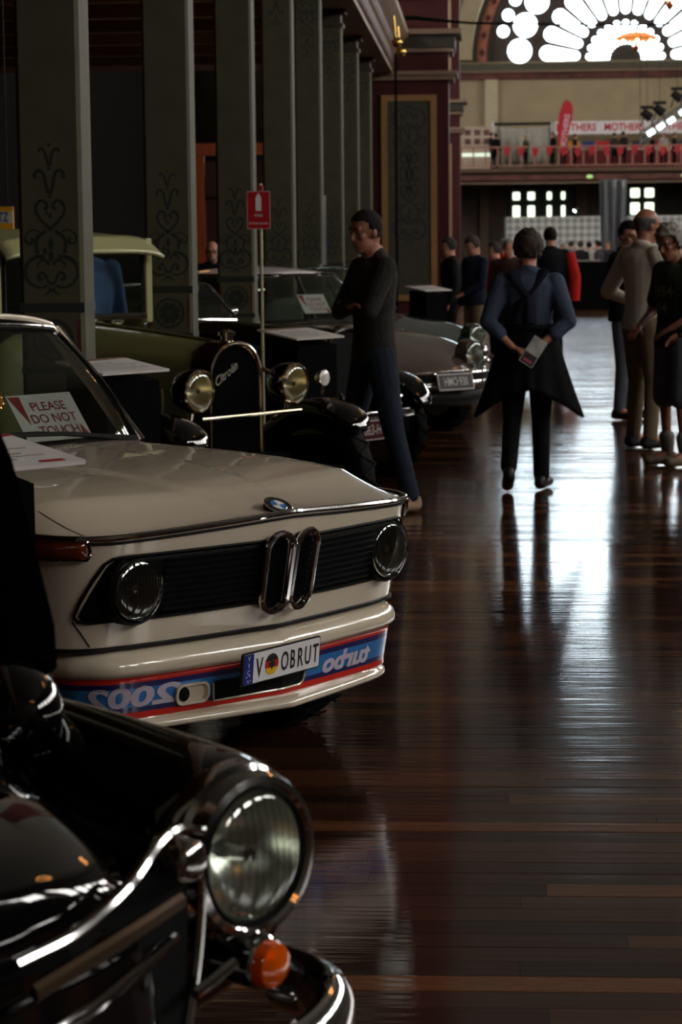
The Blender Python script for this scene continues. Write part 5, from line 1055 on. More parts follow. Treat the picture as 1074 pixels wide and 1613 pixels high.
# woman walking away
wp, WV, WH = person('person in blue shirt walking away, black jacket tied at waist, hands behind back', (.295, 15.0, 0), R_(88), 1.69,
       J=dict(shL=(-.01, .18, 1.42), elL=(-.11, .275, 1.16), wrL=(-.175, .10, .985), shR=(-.01, -.18, 1.42), elR=(-.11, -.275, 1.16), wrR=(-.175, -.06, .985), hdL=(-.1, -.9, -.25), hdR=(-.1, .9, -.2),
              hipL=(0, .09, .92), knL=(-.02, .11, .50), anL=(-.26, .13, .17), toL=(-.14, .14, .035), hipR=(0, -.09, .92), knR=(.05, -.085, .50), anR=(.0, -.09, .09), toR=(.15, -.13, .035), look=(1, -.08, -.05)),
       shirt=cloth('blue_chambray', (66, 75, 94), .85, .12, 8, .5, 14), sleeve='elbow', trouser=black_cl, hair=hair_brown, hairstyle='curly', vox=.011, build=1.12)
kk = 1.69/1.78
def skirt(u, v):                        # jacket hanging from the waist, open at the front, tails flaring at both sides
    a = R_(-128)+R_(256)*u; cx, cy = -math.cos(a), math.sin(a)
    hem = interp([(0, .80), (.12, .62), (.24, .50), (.30, .58), (.40, .68), (.5, .70), (.60, .68), (.70, .58), (.76, .50), (.88, .62), (1, .80)], u)
    fl = interp([(0, .20), (.12, .30), (.24, .40), (.32, .30), (.42, .20), (.5, .18), (.58, .20), (.68, .30), (.76, .39), (.88, .30), (1, .2)], u)
    rx, ry = .145, .19
    s_ = v**1.2; wr_ = .008*math.sin(u*60)*v
    return Vector((cx*lerp(rx, .21, s_)+wr_, cy*lerp(ry, max(fl, .2)*1.04, s_), lerp(1.13, hem, v)))*kk
b_ = MB(); b_.grid(skirt, 60, 14); b_.obj('tied_jacket', black_cl, wp, solid=.012)
b_ = MB(); b_.tube([Vector((-.15*math.cos(a), .195*math.sin(a), 1.12))*kk for a in [2*PI*q/28 for q in range(30)]], .022, 8, cap=False); b_.obj('jacket_sleeves', black_cl, wp)
navy = cloth('navy_scarf', (26, 30, 42), .85)
b_ = MB(); b_.tube([Vector(p)*kk for p in ((.05, .09, 1.49), (-.06, .10, 1.50), (-.105, .05, 1.42), (-.135, -.02, 1.33), (-.14, -.03, 1.15))], [.03, .036, .036, .03, .03], 8, flat=(.5, 1.3)); b_.obj('scarf', navy, wp)
b_ = MB(); b_.tube([Vector(p)*kk for p in ((.05, -.09, 1.49), (-.06, -.10, 1.50), (-.105, -.05, 1.42), (-.135, .06, 1.28), (-.135, .10, 1.15))], [.03, .036, .036, .03, .03], 8, flat=(.5, 1.3)); b_.obj('shoulder_strap', navy, wp)
b_ = MB(); b_.tube([Vector((WV['wrL'].x+.012+.035*math.cos(a)*.3, WV['wrL'].y+.035*math.cos(a)*.5, WV['wrL'].z+.036*math.sin(a))) for a in [2*PI*q/14 for q in range(16)]], .005, 6, cap=False); b_.obj('wristwatch', dark_trim, wp)
def atp(root_loc, face, p): c, s = math.cos(face), math.sin(face); return Vector((root_loc[0]+c*p[0]-s*p[1], root_loc[1]+s*p[0]+c*p[1], p[2]))
pt = thing('brochure', 'folded printed brochure held behind the back of the walking person', 'brochure')
O = atp((.295, 15.0), R_(88), (-.252, -.035, .915)); cd, F = card(pt, O, (.55, 0, .83), (-.83, -.1, .55), .19, .10, 'brochure_page', M('brochure_paper', (186, 188, 184), .5, 0, .35, 18))
b_ = MB(); b_.prism([(-.09, -.045), (-.02, -.045), (-.02, .045), (-.09, .045)], 0, .001, F); b_.obj('brochure_photo', M('brochure_dark', (60, 58, 60), .5, 0, .6, 40), pt, smooth=False)
b_ = MB(); b_.prism([(-.075, -.03), (-.06, -.03), (-.06, .03), (-.075, .03)], .001, .0018, F); b_.obj('brochure_title', M('brochure_pink', (210, 90, 110), .5), pt, smooth=False)
# group at the right edge
person('man with dark hair and glasses in black jacket and grey trousers behind beige-shirted man', (1.28, 20.9, 0), R_(-25), 1.80, shirt=black_cl, jacket=True, trouser=grey_tr, hair=hair_dark, glasses=True, vox=.014, J=dict(look=(1, -.55, -.25), elL=(.10, .25, 1.16), wrL=(.22, .05, 1.1), elR=(.10, -.25, 1.16), wrR=(.22, -.05, 1.12)))
person('tall balding man in beige shirt and khaki trousers with elbow out, seen from behind', (1.24, 17.95, 0), R_(32), 1.87, shirt=cloth('beige_linen', (200, 190, 176), .85, .08), trouser=khaki, shoes=M('black_canvas', (18, 18, 20), .7), hair=hair_mix, hairstyle='bald', vox=.012, build=1.15, skin='tan',
       J=dict(elL=(-.08, .34, 1.16), wrL=(.12, .22, 1.06), elR=(.05, -.25, 1.16), wrR=(.2, -.1, 1.08), look=(1, -.1, -.05)))
gm, GV, GH = person('grey curly haired man in green printed t-shirt, grey shorts and hiking boots', (1.375, 16.55, 0), R_(212), 1.74, shirt=cloth('green_tshirt', (46, 52, 40), .85), sleeve='short', trouser=cloth('grey_shorts', (88, 92, 104), .85), legs='short', shoes=M('brown_boot', (96, 80, 62), .7), hair=hair_grey, hairstyle='curly', skin='tan', vox=.012, build=1.15, beard=None,
       J=dict(elL=(-.01, .265, 1.13), wrL=(.20, .20, 1.02), elR=(.02, -.26, 1.13), wrR=(.22, -.16, 1.02), look=(1, .25, -.3), head=(.07, .01, 1.63)))
for s in 'LR':
    b_ = MB(); cap(b_, GV['an'+s]+Vector((0, 0, .03)), GV['an'+s].lerp(GV['kn'+s], .30), .046, .056, 12); b_.obj('sock', cloth('grey_sock', (120, 120, 112), .9), gm)
b_ = MB()
for i, q in enumerate(('1954', '14')): wrap_text(b_, q, .11, lambda a, z, d: Vector((.158+.0*d, a, 1.28-.12*i+z))*(1.74/1.78), offset=.002)
o = b_.obj('shirt_print', M('pale_print', (120, 124, 112), .7), gm, smooth=False); m = o.modifiers.new('wrap', 'SHRINKWRAP'); m.target = [c for c in gm.children if c.name.startswith('shirt') and 'print' not in c.name][0]; m.wrap_method = 'PROJECT'; m.use_project_x = True; m.use_negative_direction = True; m.use_positive_direction = True; m.offset = .003
person('person in dark flecked shirt and grey shorts cut off by the right edge', (1.56, 15.85, 0), R_(170), 1.76, shirt=stripes_cloth('flecked_cotton', (20, 20, 22), (92, 88, 86), 26), trouser=grey_tr, legs='short', hair=hair_mix, vox=.014, J=dict(wrL=(.2, .2, 1.0), wrR=(.2, -.2, 1.0)))
# mid-distance visitors
person('man in dark cap and black jacket facing left beyond the pale car', (-.40, 29.2, 0), R_(185), 1.68, shirt=black_cl, jacket=True, trouser=black_cl, hair=M('cap_cloth', (34, 34, 36), .85), vox=.022, far=True, J=dict(look=(1, .2, -.15)))
person('man in navy jacket and khaki trousers looking down, beside the capped man', (-.10, 28.2, 0), R_(215), 1.70, shirt=cloth('navy_jacket', (22, 28, 44), .85), jacket=True, trouser=khaki, hair=hair_brown, vox=.022, far=True, J=dict(look=(1, 0, -.5), elL=(.06, .25, 1.15), wrL=(.22, .12, 1.05)))
person('grey haired person in bright red jacket seen from behind in the crowd', (.30, 33.0, 0), R_(70), 1.66, shirt=cloth('red_jacket', (176, 30, 26), .8), jacket=True, trouser=black_cl, hair=hair_grey, vox=.024, far=True)
person('man in brown checked shirt facing the viewer behind the walking person', (.34, 29.8, 0), R_(255), 1.66, shirt=stripes_cloth('brown_check', (54, 32, 26), (92, 56, 44), 30), trouser=black_cl, hair=hair_grey, vox=.022, far=True)
person('tall person in black and red jacket just right of walking person\'s head', (.86, 29.5, 0), R_(95), 1.80, shirt=cloth('black_jacket', (18, 18, 24), .85), jacket=True, trouser=black_cl, hair=hair_dark, vox=.022, far=True)
rj = [o for o in bpy.data.objects if o.get('label', '').startswith('tall person in black and red')][0]
b_ = MB(); b_.tube([(-.02, -.235, 1.46), (-.05, -.30, 1.15), (-.04, -.29, .86)], [.075, .085, .08], 10); b_.obj('red_sleeve', cloth('red_jacket', (176, 30, 26), .8), rj)
person('person in orange red top half hidden behind the navy jacketed man', (.18, 31.5, 0), R_(200), 1.62, shirt=cloth('orange_red_top', (150, 44, 32), .8), trouser=black_cl, hair=hair_brown, vox=.024, far=True)
# visitors in the aisle behind the columns
person('bald bearded man with dark glasses standing behind the row between two columns', (-3.10, 26.4, 0), R_(275), 1.66, shirt=black_cl, jacket=True, trouser=black_cl, hair=hair_grey, hairstyle='bald', glasses=True, beard=M('grey_beard', (120, 100, 84), .8), vox=.016)
person('person in dark clothes mostly hidden behind the red sign\'s post', (-2.72, 28.95, 0), R_(-20), 1.66, shirt=black_cl, jacket=True, trouser=black_cl, hair=hair_grey, vox=.02, far=True)
person('person in bright blue shirt seen through windscreen of olive vintage saloon', (-2.54, 14.75, 0), R_(140), 1.82, shirt=cloth('bright_blue_shirt', (112, 146, 208), .8), trouser=denim, hair=hair_dark, vox=.014, far=True, J=dict(look=(1, 0, -1.2), head=(.21, 0, 1.53), neck=(.09, 0, 1.47)), build=1.05)
# far crowd
for i, (x, d, h, c, hr) in enumerate(((884, 60, 1.60, (150, 120, 124), hair_grey), (897, 63, 1.62, (104, 92, 92), hair_brown), (912, 58, 1.62, (30, 30, 34), hair_brown), (926, 64, 1.58, (160, 150, 146), hair_dark), (940, 60, 1.62, (60, 56, 62), hair_dark), (872, 66, 1.62, (50, 46, 50), hair_grey), (955, 66, 1.6, (40, 40, 44), hair_mix))):
    person('distant visitor %s in the far crowd under the balcony' % ('in pale pink top', 'in mauve grey top', 'in black with brown hair', 'in off-white top', 'in slate grey top beside the drape', 'in dark top with grey hair', 'in dark coat right of the drape')[i], ((x-760)/3616*d, d, 0), R_(40*i), h, shirt=cloth('crowd_cloth_%d' % i, c, .85), trouser=black_cl, hair=hr, vox=.035, far=True, group='far crowd under the balcony')
for i, (x, h, c) in enumerate(((774, 1.74, (18, 18, 20)), (781, 1.70, (24, 22, 22)), (827, 1.62, (70, 70, 50)), (869, 1.7, (14, 14, 16)), (884, 1.62, (20, 20, 24)), (903, 1.66, (30, 26, 30)), (964, 1.66, (60, 54, 54)), (978, 1.72, (34, 32, 34)), (1022, 1.6, (20, 22, 26)), (1040, 1.62, (150, 140, 136)), (1056, 1.64, (28, 28, 30)))):
    d = 110.1+.4*(i % 3); person(('visitor in black at left end of balcony', 'second visitor in black at left end of balcony', 'fair haired visitor on the balcony before the grey drape', 'visitor in black beside the red feather flag', 'visitor on balcony just right of the red feather flag', 'visitor in dark plum on balcony under the lettered banner', 'visitor in brown on balcony right of centre', 'visitor in charcoal on balcony beside the brown-clad one', 'visitor in navy on balcony below the stage lights', 'visitor in pale top on balcony below the stage lights', 'visitor in dark clothes at the balcony\'s right end')[i], ((x-760)/3616*d, d, zf), R_(70*i), h, shirt=cloth('balcony_cloth_%d' % i, c, .85), trouser=black_cl, hair=(M('hair_fair', (170, 140, 90), .6) if i == 2 else hair_dark), vox=.045, far=True, group='visitors on the balcony')
# ================================================================== STANDS, SIGNS AND FITTINGS
lam = M('lectern_black', (4, 4, 5), .9, spec=.05)
board_white = M('board_white', (206, 202, 198), .45, 0, .03)
grey_print = M('grey_print', (128, 124, 124), .6)
def lectern(corner, th, label, h=1.10, red=False, w_=.17):
    """black stand with a sloping white board; corner = world x,y of the board's right-hand aisle corner"""
    t_ = R_(th); ox = .15*math.cos(t_)-.21*math.sin(t_); oy = .15*math.sin(t_)+.21*math.cos(t_)
    t = thing('information_stand', label, 'stand', (corner[0]-ox, corner[1]-oy, 0), t_, 'information stands beside the cars')
    b_ = MB(); b_.prism([(-.13, 0), (.13, 0), (.12, h-.055), (-.12, h-.01)], -w_, w_, lambda a, q, d: (a, d, q)); b_.obj('pedestal', lam, t, smooth=False)
    sl = .16; F = flat_fn((0, 0, h+.005), (0, 1, 0), (-1, 0, sl), (sl, 0, 1))
    b_ = MB(); b_.prism(rrect(.42, .30, .006, 2), 0, .010, F); bd_ = b_.obj('board', board_white, t, smooth=False)
    b_ = MB(); b_.prism([(-.205, .09), (.205, .125), (.205, .145), (-.205, .145)], .010, .0112, F); b_.obj('printed_band', red_print, bd_, smooth=False) if red else b_.obj('printed_band', M('brown_print', (120, 96, 76), .6), bd_, smooth=False)
    b_ = MB()
    for i in range(7): b_.prism([(-.17, .05-i*.024), (.10+.05*((i*7) % 3-1), .05-i*.024), (.10+.05*((i*7) % 3-1), .056-i*.024), (-.17, .056-i*.024)], .010, .0112, F)
    b_.obj('printed_text', grey_print, bd_, smooth=False, kind='stuff')
    if red: b_ = MB(); b_.prism([(.09, -.135), (.16, -.135), (.16, -.118), (.09, -.118)], .010, .0112, F); b_.obj('printed_logo', red_print, bd_, smooth=False)
    return t
lectern((-.925, 5.3), -40, 'black information stand with white board beside the cream saloon, nearest the viewer', 1.13, True, .075)
lectern((-1.395, 10.2), -36, 'black information stand with white board right of cream saloon\'s windscreen', 1.075)
lectern((-.785, 13.1), -36, 'black information stand with white board partly behind the sweater man', 1.10)
lectern((-.325, 24.5), -40, 'small distant information stand with white board, right of the sweater man', 1.12)
# extinguisher sign on a thin post
sp_ = thing('fire_sign', 'red fire extinguisher sign on a thin cream post before the third column', 'sign', (-1.305, 13.6, 0), 0)
b_ = MB(); b_.lathe([(.003, .0), (.16, .0), (.16, .012), (.03, .025), (.012, .04)], 24, T=Matrix.Rotation(-PI/2, 4, 'Y')); b_.obj('base', M('cream_metal', (186, 178, 150), .4), sp_)
b_ = MB(); b_.tube([(0, 0, .03), (0, 0, 1.97)], .0095, 10); b_.obj('post', M('cream_metal', (186, 178, 150), .4), sp_)
F = flat_fn((-.012, -.012, 1.815), (1, 0, 0), (0, 0, 1), (0, -1, 0))
b_ = MB(); b_.prism(rrect(.138, .222, .004, 2), -.004, 0, F); pn_ = b_.obj('sign_plate', M('sign_pale_edge', (200, 150, 150), .5), sp_, smooth=False)
b_ = MB(); b_.prism(rrect(.128, .212, .004, 2), 0, .0012, F); b_.obj('sign_face', M('sign_red', (176, 14, 30), .45), pn_, smooth=False)
b_ = MB(); b_.prism([(-.017, -.005), (.017, -.005), (.017, .072), (.012, .084), (.006, .088), (.006, .096), (-.006, .096), (-.006, .088), (-.012, .084), (-.017, .072)], .0012, .0022, F); b_.obj('extinguisher_symbol', paper, pn_, smooth=False)
b_ = MB(); wrap_text(b_, 'FIRE', .026, lambda a, q, d: F(a, q-.032, .0022)); wrap_text(b_, 'EXTINGUISHER', .0165, lambda a, q, d: F(a, q-.078, .0022)); b_.obj('sign_lettering', paper, pn_, smooth=False, kind='stuff')
b_ = MB(); b_.box((0, -.004, 1.945), (.03, .03, .03)); b_.obj('clip', red_print, sp_, smooth=False)
# card inside the brown grey saloon
nt = thing('notice_card', 'small please do not touch card in windscreen of brown grey saloon', 'sign')
notice(nt, Vector((-1.46, 19.95, 1.095)), Vector((.743, .669, 0)), Vector((-.669*.6, .743*.6, .8)).normalized(), .29, .20)
# grey display post between far columns
dp = thing('display_post', 'slim grey metal display post standing between the far columns', 'post', (-2.02, 28.6, 0))
b_ = MB(); b_.box((0, 0, .015), (.4, .3, .03)); b_.obj('base', dark_trim, dp, smooth=False)
b_ = MB(); b_.box((0, 0, 1.1), (.12, .05, 2.14)); b_.obj('panel', M('grey_acrylic', (96, 98, 104), .3), dp, smooth=False)
for x in (-.07, .07): b_ = MB(); b_.tube([(x, 0, .03), (x, 0, 2.2)], .014, 8); b_.obj('upright', M('brushed_steel', (150, 154, 162), .3, 1), dp)
# timber kiosk front lit by an added lamp hidden in the aisle
kb = M('varnished_cedar', (156, 74, 34), .45, 0, .2, 3, stretch=(6, 6, .6))
ki = thing('timber_kiosk', 'varnished red timber kiosk front in the aisle between second and third columns', 'kiosk', (-3.79, 36., 0))
for x in (-.62, .62): b_ = MB(); b_.box((x, 0, 1.5), (.16, .16, 3.0)); b_.obj('post', kb, ki, smooth=False)
b_ = MB(); b_.box((0, 0, 3.08), (1.5, .24, .18)); b_.obj('lintel', kb, ki, smooth=False)
b_ = MB(); b_.box((0, .10, 1.45), (1.08, .04, 2.9)); b_.obj('door_leaf', M('dark_red_timber', (50, 20, 14), .5), ki, smooth=False)
b_ = MB(); b_.box((0, -.03, 2.5), (1.08, .05, .3)); b_.obj('transom_panel', M('dark_red_timber', (50, 20, 14), .5), ki, smooth=False)
warm = emit('warm_fill_glow', (255, 186, 110), 16.)
def fill_lamp(x, y, z, label):  # pendants added out of sight to warm the kiosk and aisle ceiling
    t = thing('aisle_fill_lamp', label, 'lamp', (x, y, z), 0, 'added fill lamps in the left aisle')
    b_ = MB(); b_.sphere((0, 0, 0), (.10, .10, .08)); b_.obj('globe', warm, t)
    b_ = MB(); b_.tube([(0, 0, .08), (0, 0, zs_(5.65)-.19-z)], .01, 6); b_.obj('rod', dark_trim, t)
    b_ = MB(); b_.lathe([(.03, .14), (.14, .07), (.15, .06)], 16, T=Matrix.Rotation(-PI/2, 4, 'Y')); b_.obj('cap', brass, t)
fill_lamp(-4.45, 33.0, 3.9, 'unseen warm pendant lamp added in the aisle to light the timber kiosk')
fill_lamp(-5.1, 26.8, 3.9, 'unseen warm pendant lamp added to light the aisle, nearer the viewer than the kiosk')
fill_lamp(-7.7, 40.5, 3.9, 'unseen warm pendant lamp added to light the aisle beyond the kiosk')
# hanging yellow sign at the left edge
yb = thing('hanging_sign', 'yellow hanging sign with blue letters at the picture\'s left edge', 'sign', (-4.86, 20.6, 1.87))
b_ = MB(); b_.box((0, 0, 0), (1.3, .03, .20)); b_.obj('panel', M('sign_yellow', (228, 160, 24), .5), yb, smooth=False)
b_ = MB(); b_.box((0, -.017, .006), (1.3, .006, .105)); b_.obj('white_band', M('sign_white', (214, 206, 186), .5), yb, smooth=False)
b_ = MB(); wrap_text(b_, 'TZ', .115, lambda a, q, d: Vector((.562+a*.62, -.0215, q+.004)), offset=.003); b_.obj('lettering', M('sign_blue', (26, 54, 128), .5), yb, smooth=False)
for x in (-.6, .6): b_ = MB(); b_.tube([(x, 0, .1), (x, 0, zs_(5.29)-1.86)], .006, 6); b_.obj('hanger', dark_trim, yb)
# ---- chandeliers down the nave
amber = emit('amber_shade_glow', (255, 150, 70), 1.1); bulb_m = emit('warm_bulb', (255, 176, 96), 60.)
copper = M('copper_gilt', (170, 98, 48), .3, .9)
for i, y in enumerate((-6, 12, 31, 50, 69, 88, 107)):
    t = thing('chandelier', ['gilt amber chandelier above and behind the viewer', 'gilt amber chandelier above the nearest cars, outside the picture', 'gilt amber chandelier outside the picture, third from the viewer', 'gilt amber chandelier outside the picture, fourth from the viewer', 'gilt amber chandelier just outside the picture\'s right edge', 'gilt amber chandelier at the picture\'s top right corner', 'gilt amber chandelier hanging before the middle of the fanlight'][i], 'chandelier', (NX, y, 10.7), 0, 'chandeliers down the nave')
    T = Matrix.Rotation(-PI/2, 4, 'Y')
    b_ = MB(); b_.lathe([(.95, -.02), (.93, .06), (.7, .20), (.45, .28)], 32, T=T); b_.obj('shade', amber, t)
    b_ = MB(); b_.lathe([(.98, -.05), (1.0, -.02), (.98, .0), (.95, -.02), (.98, -.05)], 32, T=T); b_.obj('ring', copper, t)
    b_ = MB(); b_.lathe([(.003, -.62), (.06, -.56), (.14, -.46), (.16, -.38), (.08, -.3), (.04, -.22), (.05, .4), (.03, .5)], 16, T=T); b_.obj('stem', copper, t)
    b_ = MB(); b_.tube([(0, 0, .5), (0, 0, 17.2-10.7)], .025, 6); b_.obj('chain', dark_trim, t)
    for q in range(8):
        a = 2*PI*q/8; b_ = MB(); b_.sphere((.86*math.cos(a), .86*math.sin(a), -.12), .06, 8, 6); b_.obj('bulb', bulb_m, t)
        b_ = MB(); b_.tube([(.05*math.cos(a), .05*math.sin(a), -.25), (.5*math.cos(a), .5*math.sin(a), -.2), (.86*math.cos(a), .86*math.sin(a), -.05)], .012, 5); b_.obj('arm', copper, t)
# ---- cables, stage lighting
def W_at(x, y, d): return Vector(((x-760)/3616*d, d, 1.62+(380-y)/3616*d))
b_ = MB(); b_.tube([W_at(x, y, 41.9) for x, y in ((598, 33), (615, 35), (655, 36), (700, 41), (740, 45), (900, 50), (1074, 52), (1300, 48), (1900, 20))], [.03, .045, .04, .028, .022, .018, .018, .018, .018], 8); tag(b_.obj('cable', black_matt), 'black cable slung across the nave from the red pier', 'cable')
b_ = MB(); b_.tube([W_at(626, y, 41.7) for y in (38, 120, 240, 400)]+[Vector((W_at(626, 400, 41.7).x, 41.7, .02))], .022, 6); tag(b_.obj('cable', black_matt), 'black cable hanging down the front of the red pier', 'cable')
tr = thing('lighting_truss', 'grey lighting truss with small white lamps high at the right', 'truss')
A, Bq = W_at(1003, 226, 60), W_at(1120, 150, 60); dv = (Bq-A).normalized(); steel = M('truss_alloy', (120, 124, 128), .4, .8)
offs = [Vector((0, 0, .16)), Vector((0, .16, -.1)), Vector((0, -.16, -.1))]
for o_ in offs: b_ = MB(); b_.tube([A+o_, Bq+o_], .025, 8); b_.obj('chord', steel, tr)
nseg = 12
for i in range(nseg):
    p0 = A.lerp(Bq, i/nseg); p1 = A.lerp(Bq, (i+.5)/nseg); p2 = A.lerp(Bq, (i+1)/nseg)
    for j in range(3): b_ = MB(); b_.tube([p0+offs[j], p1+offs[(j+1) % 3], p2+offs[j]], .012, 5); b_.obj('lattice', steel, tr)
lampw = emit('white_lamp', (225, 245, 240), 3.)
for x, y in ((1015, 219), (1030, 210), (1046, 201), (1064, 188), (1082, 177)):
    c = W_at(x, y, 59.6); b_ = MB(); b_.tube([c, c+dv*.20], .07, 10); b_.obj('lamp', lampw, tr)
b_ = MB(); b_.tube([A+Vector((0, 0, .16)), Vector((A.x, A.y, 17.2))], .008, 5); b_.obj('hanging_wire', dark_trim, tr); b_ = MB(); b_.tube([Bq+Vector((0, 0, .16)), Vector((Bq.x, Bq.y, 17.2))], .008, 5); b_.obj('hanging_wire', dark_trim, tr)
for i, (x, y) in enumerate(((1014, 188), (1033, 181), (1060, 160))):
    c = W_at(x, y, 58.4+i*.6); t = thing('stage_light', 'black stage light on a yoke above the truss, %s of three' % ('left', 'middle', 'right')[i], 'stage light', tuple(c), 0, 'stage lights above the truss')
    b_ = MB(); b_.tube([(-.12, 0, .08), (.10, 0, -.10)], [.10, .12], 12); b_.obj('can', dark_trim, t)
    b_ = MB(); b_.tube([(-.16, 0, -.3), (-.05, 0, .02), (.06, 0, .02), (.14, 0, -.3)], .018, 6); b_.obj('yoke', dark_trim, t)
    b_ = MB(); b_.box((0, 0, .17), (.32, .14, .08)); b_.obj('barn_door', dark_trim, t, smooth=False)
    b_ = MB(); b_.tube([(0, 0, .2), (0, 0, 17.2-c.z)], .006, 5); b_.obj('wire', dark_trim, t)
# ---- on the balcony
def bpt(x, y, d): return W_at(x, y, d)
def sheet(nm, x0, x1, y0, y1, d, m, label, cat, folds=0., n=40):
    a, b = bpt(x0, y0, d), bpt(x1, y1, d); b_ = MB()
    b_.grid(lambda u, v: Vector((lerp(a.x, b.x, u), d+folds*math.sin(u*38)*(.4+.6*v)+folds*.5*math.sin(u*17+1), lerp(a.z, b.z, v)-folds*.6*math.sin(PI*u)*(1-v))), n, 8); return tag(b_.obj(nm, m, solid=.01), label, cat)
sheet('drape', 779, 865, 204, 262, 112.9, M('grey_drape', (176, 174, 162), .8), 'pale grey drape hung at the back of the balcony', 'drape', .12)
b_ = MB(); b_.tube([bpt(778, 200, 112.7), bpt(866, 200, 112.7)], .07, 8); tag(b_.obj('drape_rail', dark_trim), 'dark rail along the top of the pale grey drape', 'rail')
for i, x in enumerate((776, 868)): a = bpt(x, 198, 112.6); b_ = MB(); b_.tube([a, Vector((a.x, a.y, zf))], .06, 8); tag(b_.obj('tent_pole', paper), 'white pole at the %s end of the pale grey drape' % ('left', 'right')[i], 'pole')
bn = thing('banner', 'long white banner with red lettering along the back of the balcony', 'banner', (0, 112.4, 0))
a, b = bpt(872, 197, 112.4), bpt(1110, 217, 112.4); b_ = MB(); b_.box(((a.x+b.x)/2, 0, (a.z+b.z)/2), (b.x-a.x, .04, a.z-b.z)); b_.obj('cloth', M('banner_white', (226, 226, 230), .7), bn, smooth=False)
ml = M('banner_red', (190, 26, 40), .6)
for i in range(3):
    cx_ = bpt(905+i*74, 207, 112.4); b_ = MB(); wrap_text(b_, 'MOTHERS', .50, lambda p, q, d: Vector((cx_.x+p, -.03, cx_.z+q)), sx=.86, offset=.012); b_.obj('lettering', ml, bn, smooth=False)
bo = thing('booth_counter', 'dark red goods counter under the lettered banner on the balcony', 'counter', (bpt(985, 0, 112.2).x, 112.2, zf))
b_ = MB(); b_.box((0, 0, .45), (6.4, .6, .9)); b_.obj('counter', M('counter_maroon', (110, 24, 30), .6), bo, smooth=False)
b_ = MB(); b_.box((1.2, -.1, .95), (3.2, .5, .10)); b_.obj('pale_top', M('pale_pink_top', (206, 170, 160), .6), bo, smooth=False)
for i, (x, c) in enumerate(((-2.6, (196, 130, 30)), (-1.9, (36, 50, 120)), (-1.2, (180, 30, 44)), (-.4, (60, 30, 34)), (.5, (40, 40, 48)), (1.4, (150, 40, 46)), (2.4, (44, 44, 60)))):
    b_ = MB(); b_.box((x, .2, 1.18), (.62, .06, .34)); b_.obj('printed_panel', M('booth_panel_%d' % i, c, .6), bo, smooth=False)
ff = thing('feather_flag', 'red feather flag with white lettering standing on the balcony', 'flag', (bpt(882, 0, 109.9).x, 110.0, zf))
top = bpt(889, 165, 110).z-zf; out = [(0, 0), (.05, .6), (-.12, .9), (-.17, 1.6), (-.12, 2.3), (-.02, top-.42), (.10, top-.12), (.28, top), (.46, top-.12), (.54, top-.42), (.50, top-.9), (.36, 1.7), (.24, 1.1), (.13, .7)]
pts = [(p.x, p.y) for p in spline([(q[0], q[1], 0) for q in out[2:]], 3)]
b_ = MB(); b_.prism(pts, -.012, .012, lambda p, q, d: (p, d, q)); b_.obj('cloth', M('flag_red', (176, 16, 38), .6), ff, smooth=False)
b_ = MB(); b_.tube([(.06, .02, 0), (.0, .02, .9), (-.14, .02, 1.7), (-.08, .02, 2.5), (.1, .02, top-.1), (.28, .02, top+.02)], .02, 6); b_.obj('pole', dark_trim, ff)
Rf = Matrix.Rotation(R_(82), 3, 'Z'); b_ = MB(); vs, fs = text_mesh('MOTHERS', .36, offset=.01); b_.add([((Rf @ v).x+.20, -.016, (Rf @ v).y+1.72) for v in vs], fs); b_.obj('lettering', M('flag_white', (200, 170, 180), .6), ff, smooth=False)
bu = thing('bunting', 'string of red pennants hung along the balcony railing', 'bunting', (0, YB-.09, zf+1.0))
pm = M('pennant_red', (170, 22, 34), .6); me = MB(); me.prism([(-.16, 0), (.16, 0), (.10, -.30), (-.05, -.44), (-.13, -.26)], -.008, .008, lambda p, q, d: (p, d, q)); me = me.mesh('pennant', pm, False)
for i in range(21): link('pennant', me, bu, (1.15+i*.66, 0, -.02-.03*(i % 3)))
dcase = thing('display_case', 'brightly lit glass display case at the left end of the balcony', 'display case', (bpt(752, 0, 111).x, 111.2, zf))
b_ = MB(); b_.box((0, 0, 1.05), (1.5, .3, 2.0)); b_.obj('cabinet', M('case_cream', (190, 170, 150), .6), dcase, smooth=False)
for j in range(2):
    for i in range(3): b_ = MB(); b_.box((-.45+i*.45, -.17, 1.35+j*.42), (.28, .04, .26)); b_.obj('picture', M('case_picture', (96, 60, 54), .6, 0, .5, 6), dcase, smooth=False)
b_ = MB(); b_.box((0, -.18, .72), (1.5, .06, .16)); b_.obj('lit_shelf', emit('shelf_glow', (235, 250, 225), 1.1), dcase, smooth=False)
for i, x in enumerate((926, 1072)):
    c = bpt(x, 282, 108.6); b_ = MB(); b_.sphere((c.x, 108.62, c.z), (.16, .1, .09), 10, 6); tag(b_.obj('exit_lamp', emit('exit_glow', (190, 230, 150), .9)), 'small greenish lamp under the balcony edge, '+('above the grey drape' if i == 0 else 'at the right'), 'lamp')
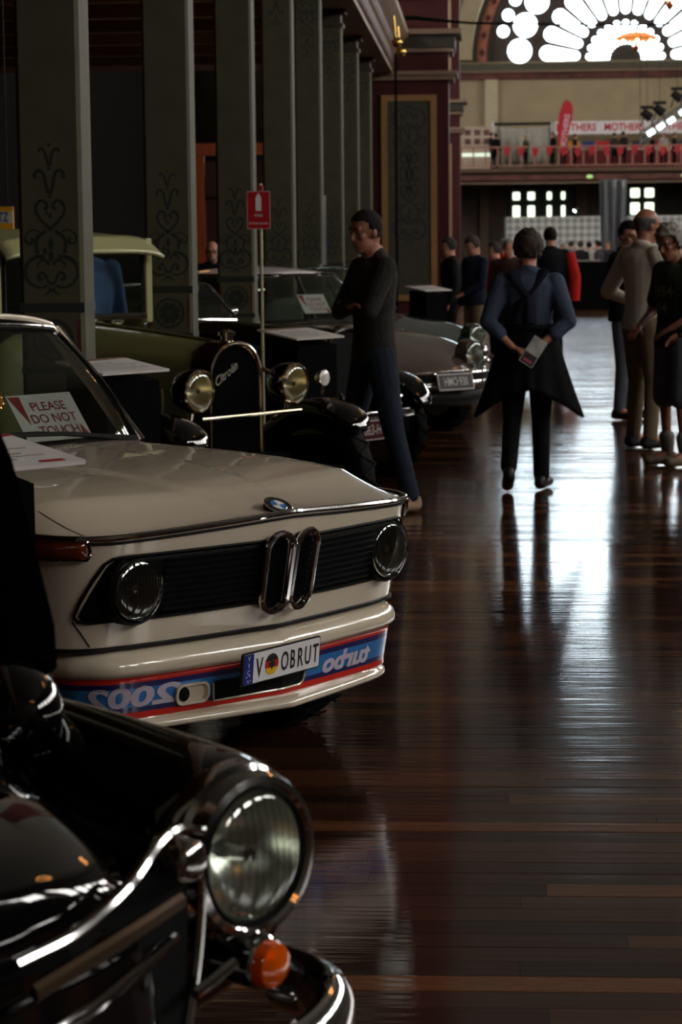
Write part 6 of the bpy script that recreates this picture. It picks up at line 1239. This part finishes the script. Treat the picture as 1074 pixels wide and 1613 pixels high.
# ---- under the balcony
def lattice_mat():
    m = M('lattice_print', (196, 198, 196), .6); nt_ = m.node_tree; N = nt_.nodes; L = nt_.links; b = N['Principled BSDF']
    tc = N.new('ShaderNodeTexCoord'); mp = N.new('ShaderNodeMapping'); mp.inputs['Rotation'].default_value = (0, R_(45), 0); mp.inputs['Scale'].default_value = (4.6, 1, 4.6); L.new(tc.outputs['Object'], mp.inputs[0])
    br = N.new('ShaderNodeTexChecker'); br.inputs['Scale'].default_value = 1.; br.inputs['Color1'].default_value = lin((196, 198, 194)); br.inputs['Color2'].default_value = lin((140, 142, 140)); L.new(mp.outputs[0], br.inputs['Vector']); L.new(br.outputs['Color'], b.inputs['Base Color']); return m
lm_ = lattice_mat()
for i, (x0, x1, lab) in enumerate(((797, 953, 'pale diamond patterned screen under the balcony, left of the grey drape'), (985, 1110, 'pale diamond patterned screen under the balcony, right of grey drape'))):
    a, b = bpt(x0, 343, 100), bpt(x1, 343, 100); t = thing('exhibition_screen', lab, 'screen', ((a.x+b.x)/2, 100, 0)); b_ = MB(); b_.box((0, 0, (a.z+.3)/2), (b.x-a.x, .08, a.z-.3)); b_.obj('printed_face', lm_, t, smooth=False)
    for s in (-1, 1): b_ = MB(); b_.box((s*((b.x-a.x)/2+.04), 0, a.z/2), (.08, .14, a.z)); b_.obj('upright', steel, t, smooth=False)
    if i == 0:
        b_ = MB(); b_.tube([(.9, -.35, a.z+.34), (.75, -.45, a.z+.22)], [.07, .10], 10); sl_ = b_.obj('spotlight', dark_trim, t); b_ = MB(); b_.tube([(.755, -.447, a.z+.225), (.745, -.453, a.z+.215)], .085, 10); b_.obj('spotlight_glass', emit('spot_glow', (235, 255, 230), 9.), sl_)
        b_ = MB(); b_.tube([(.9, -.35, a.z+.3), (.9, 0, a.z-.1)], .02, 6); b_.obj('spotlight_arm', dark_trim, t)
b_ = MB(); a, b = bpt(941, 287, 82), bpt(984, 287, 82)
b_.grid(lambda u, v: Vector((lerp(a.x, b.x, u)+.25*v*(u-.4)*-1, 82+.10*math.sin(u*21)+.05*math.sin(u*9+v*4), lerp(a.z, .02, v))), 40, 10); tag(b_.obj('grey_drape', M('grey_satin', (104, 106, 110), .35, 0, .1), solid=.01), 'tall glossy grey drape hanging below the balcony between the doors', 'drape')
ct = thing('black_counter', 'black draped counter far down the aisle beyond the walking person', 'counter', (2.45, 54.5, 0))
b_ = MB(); b_.box((0, 0, .56), (1.05, .7, 1.12)); b_.obj('drape', black_matt, ct, smooth=False); b_ = MB(); b_.box((-.1, 0, 1.14), (.8, .6, .03)); b_.obj('top', M('counter_top_grey', (120, 112, 100), .5), ct, smooth=False)
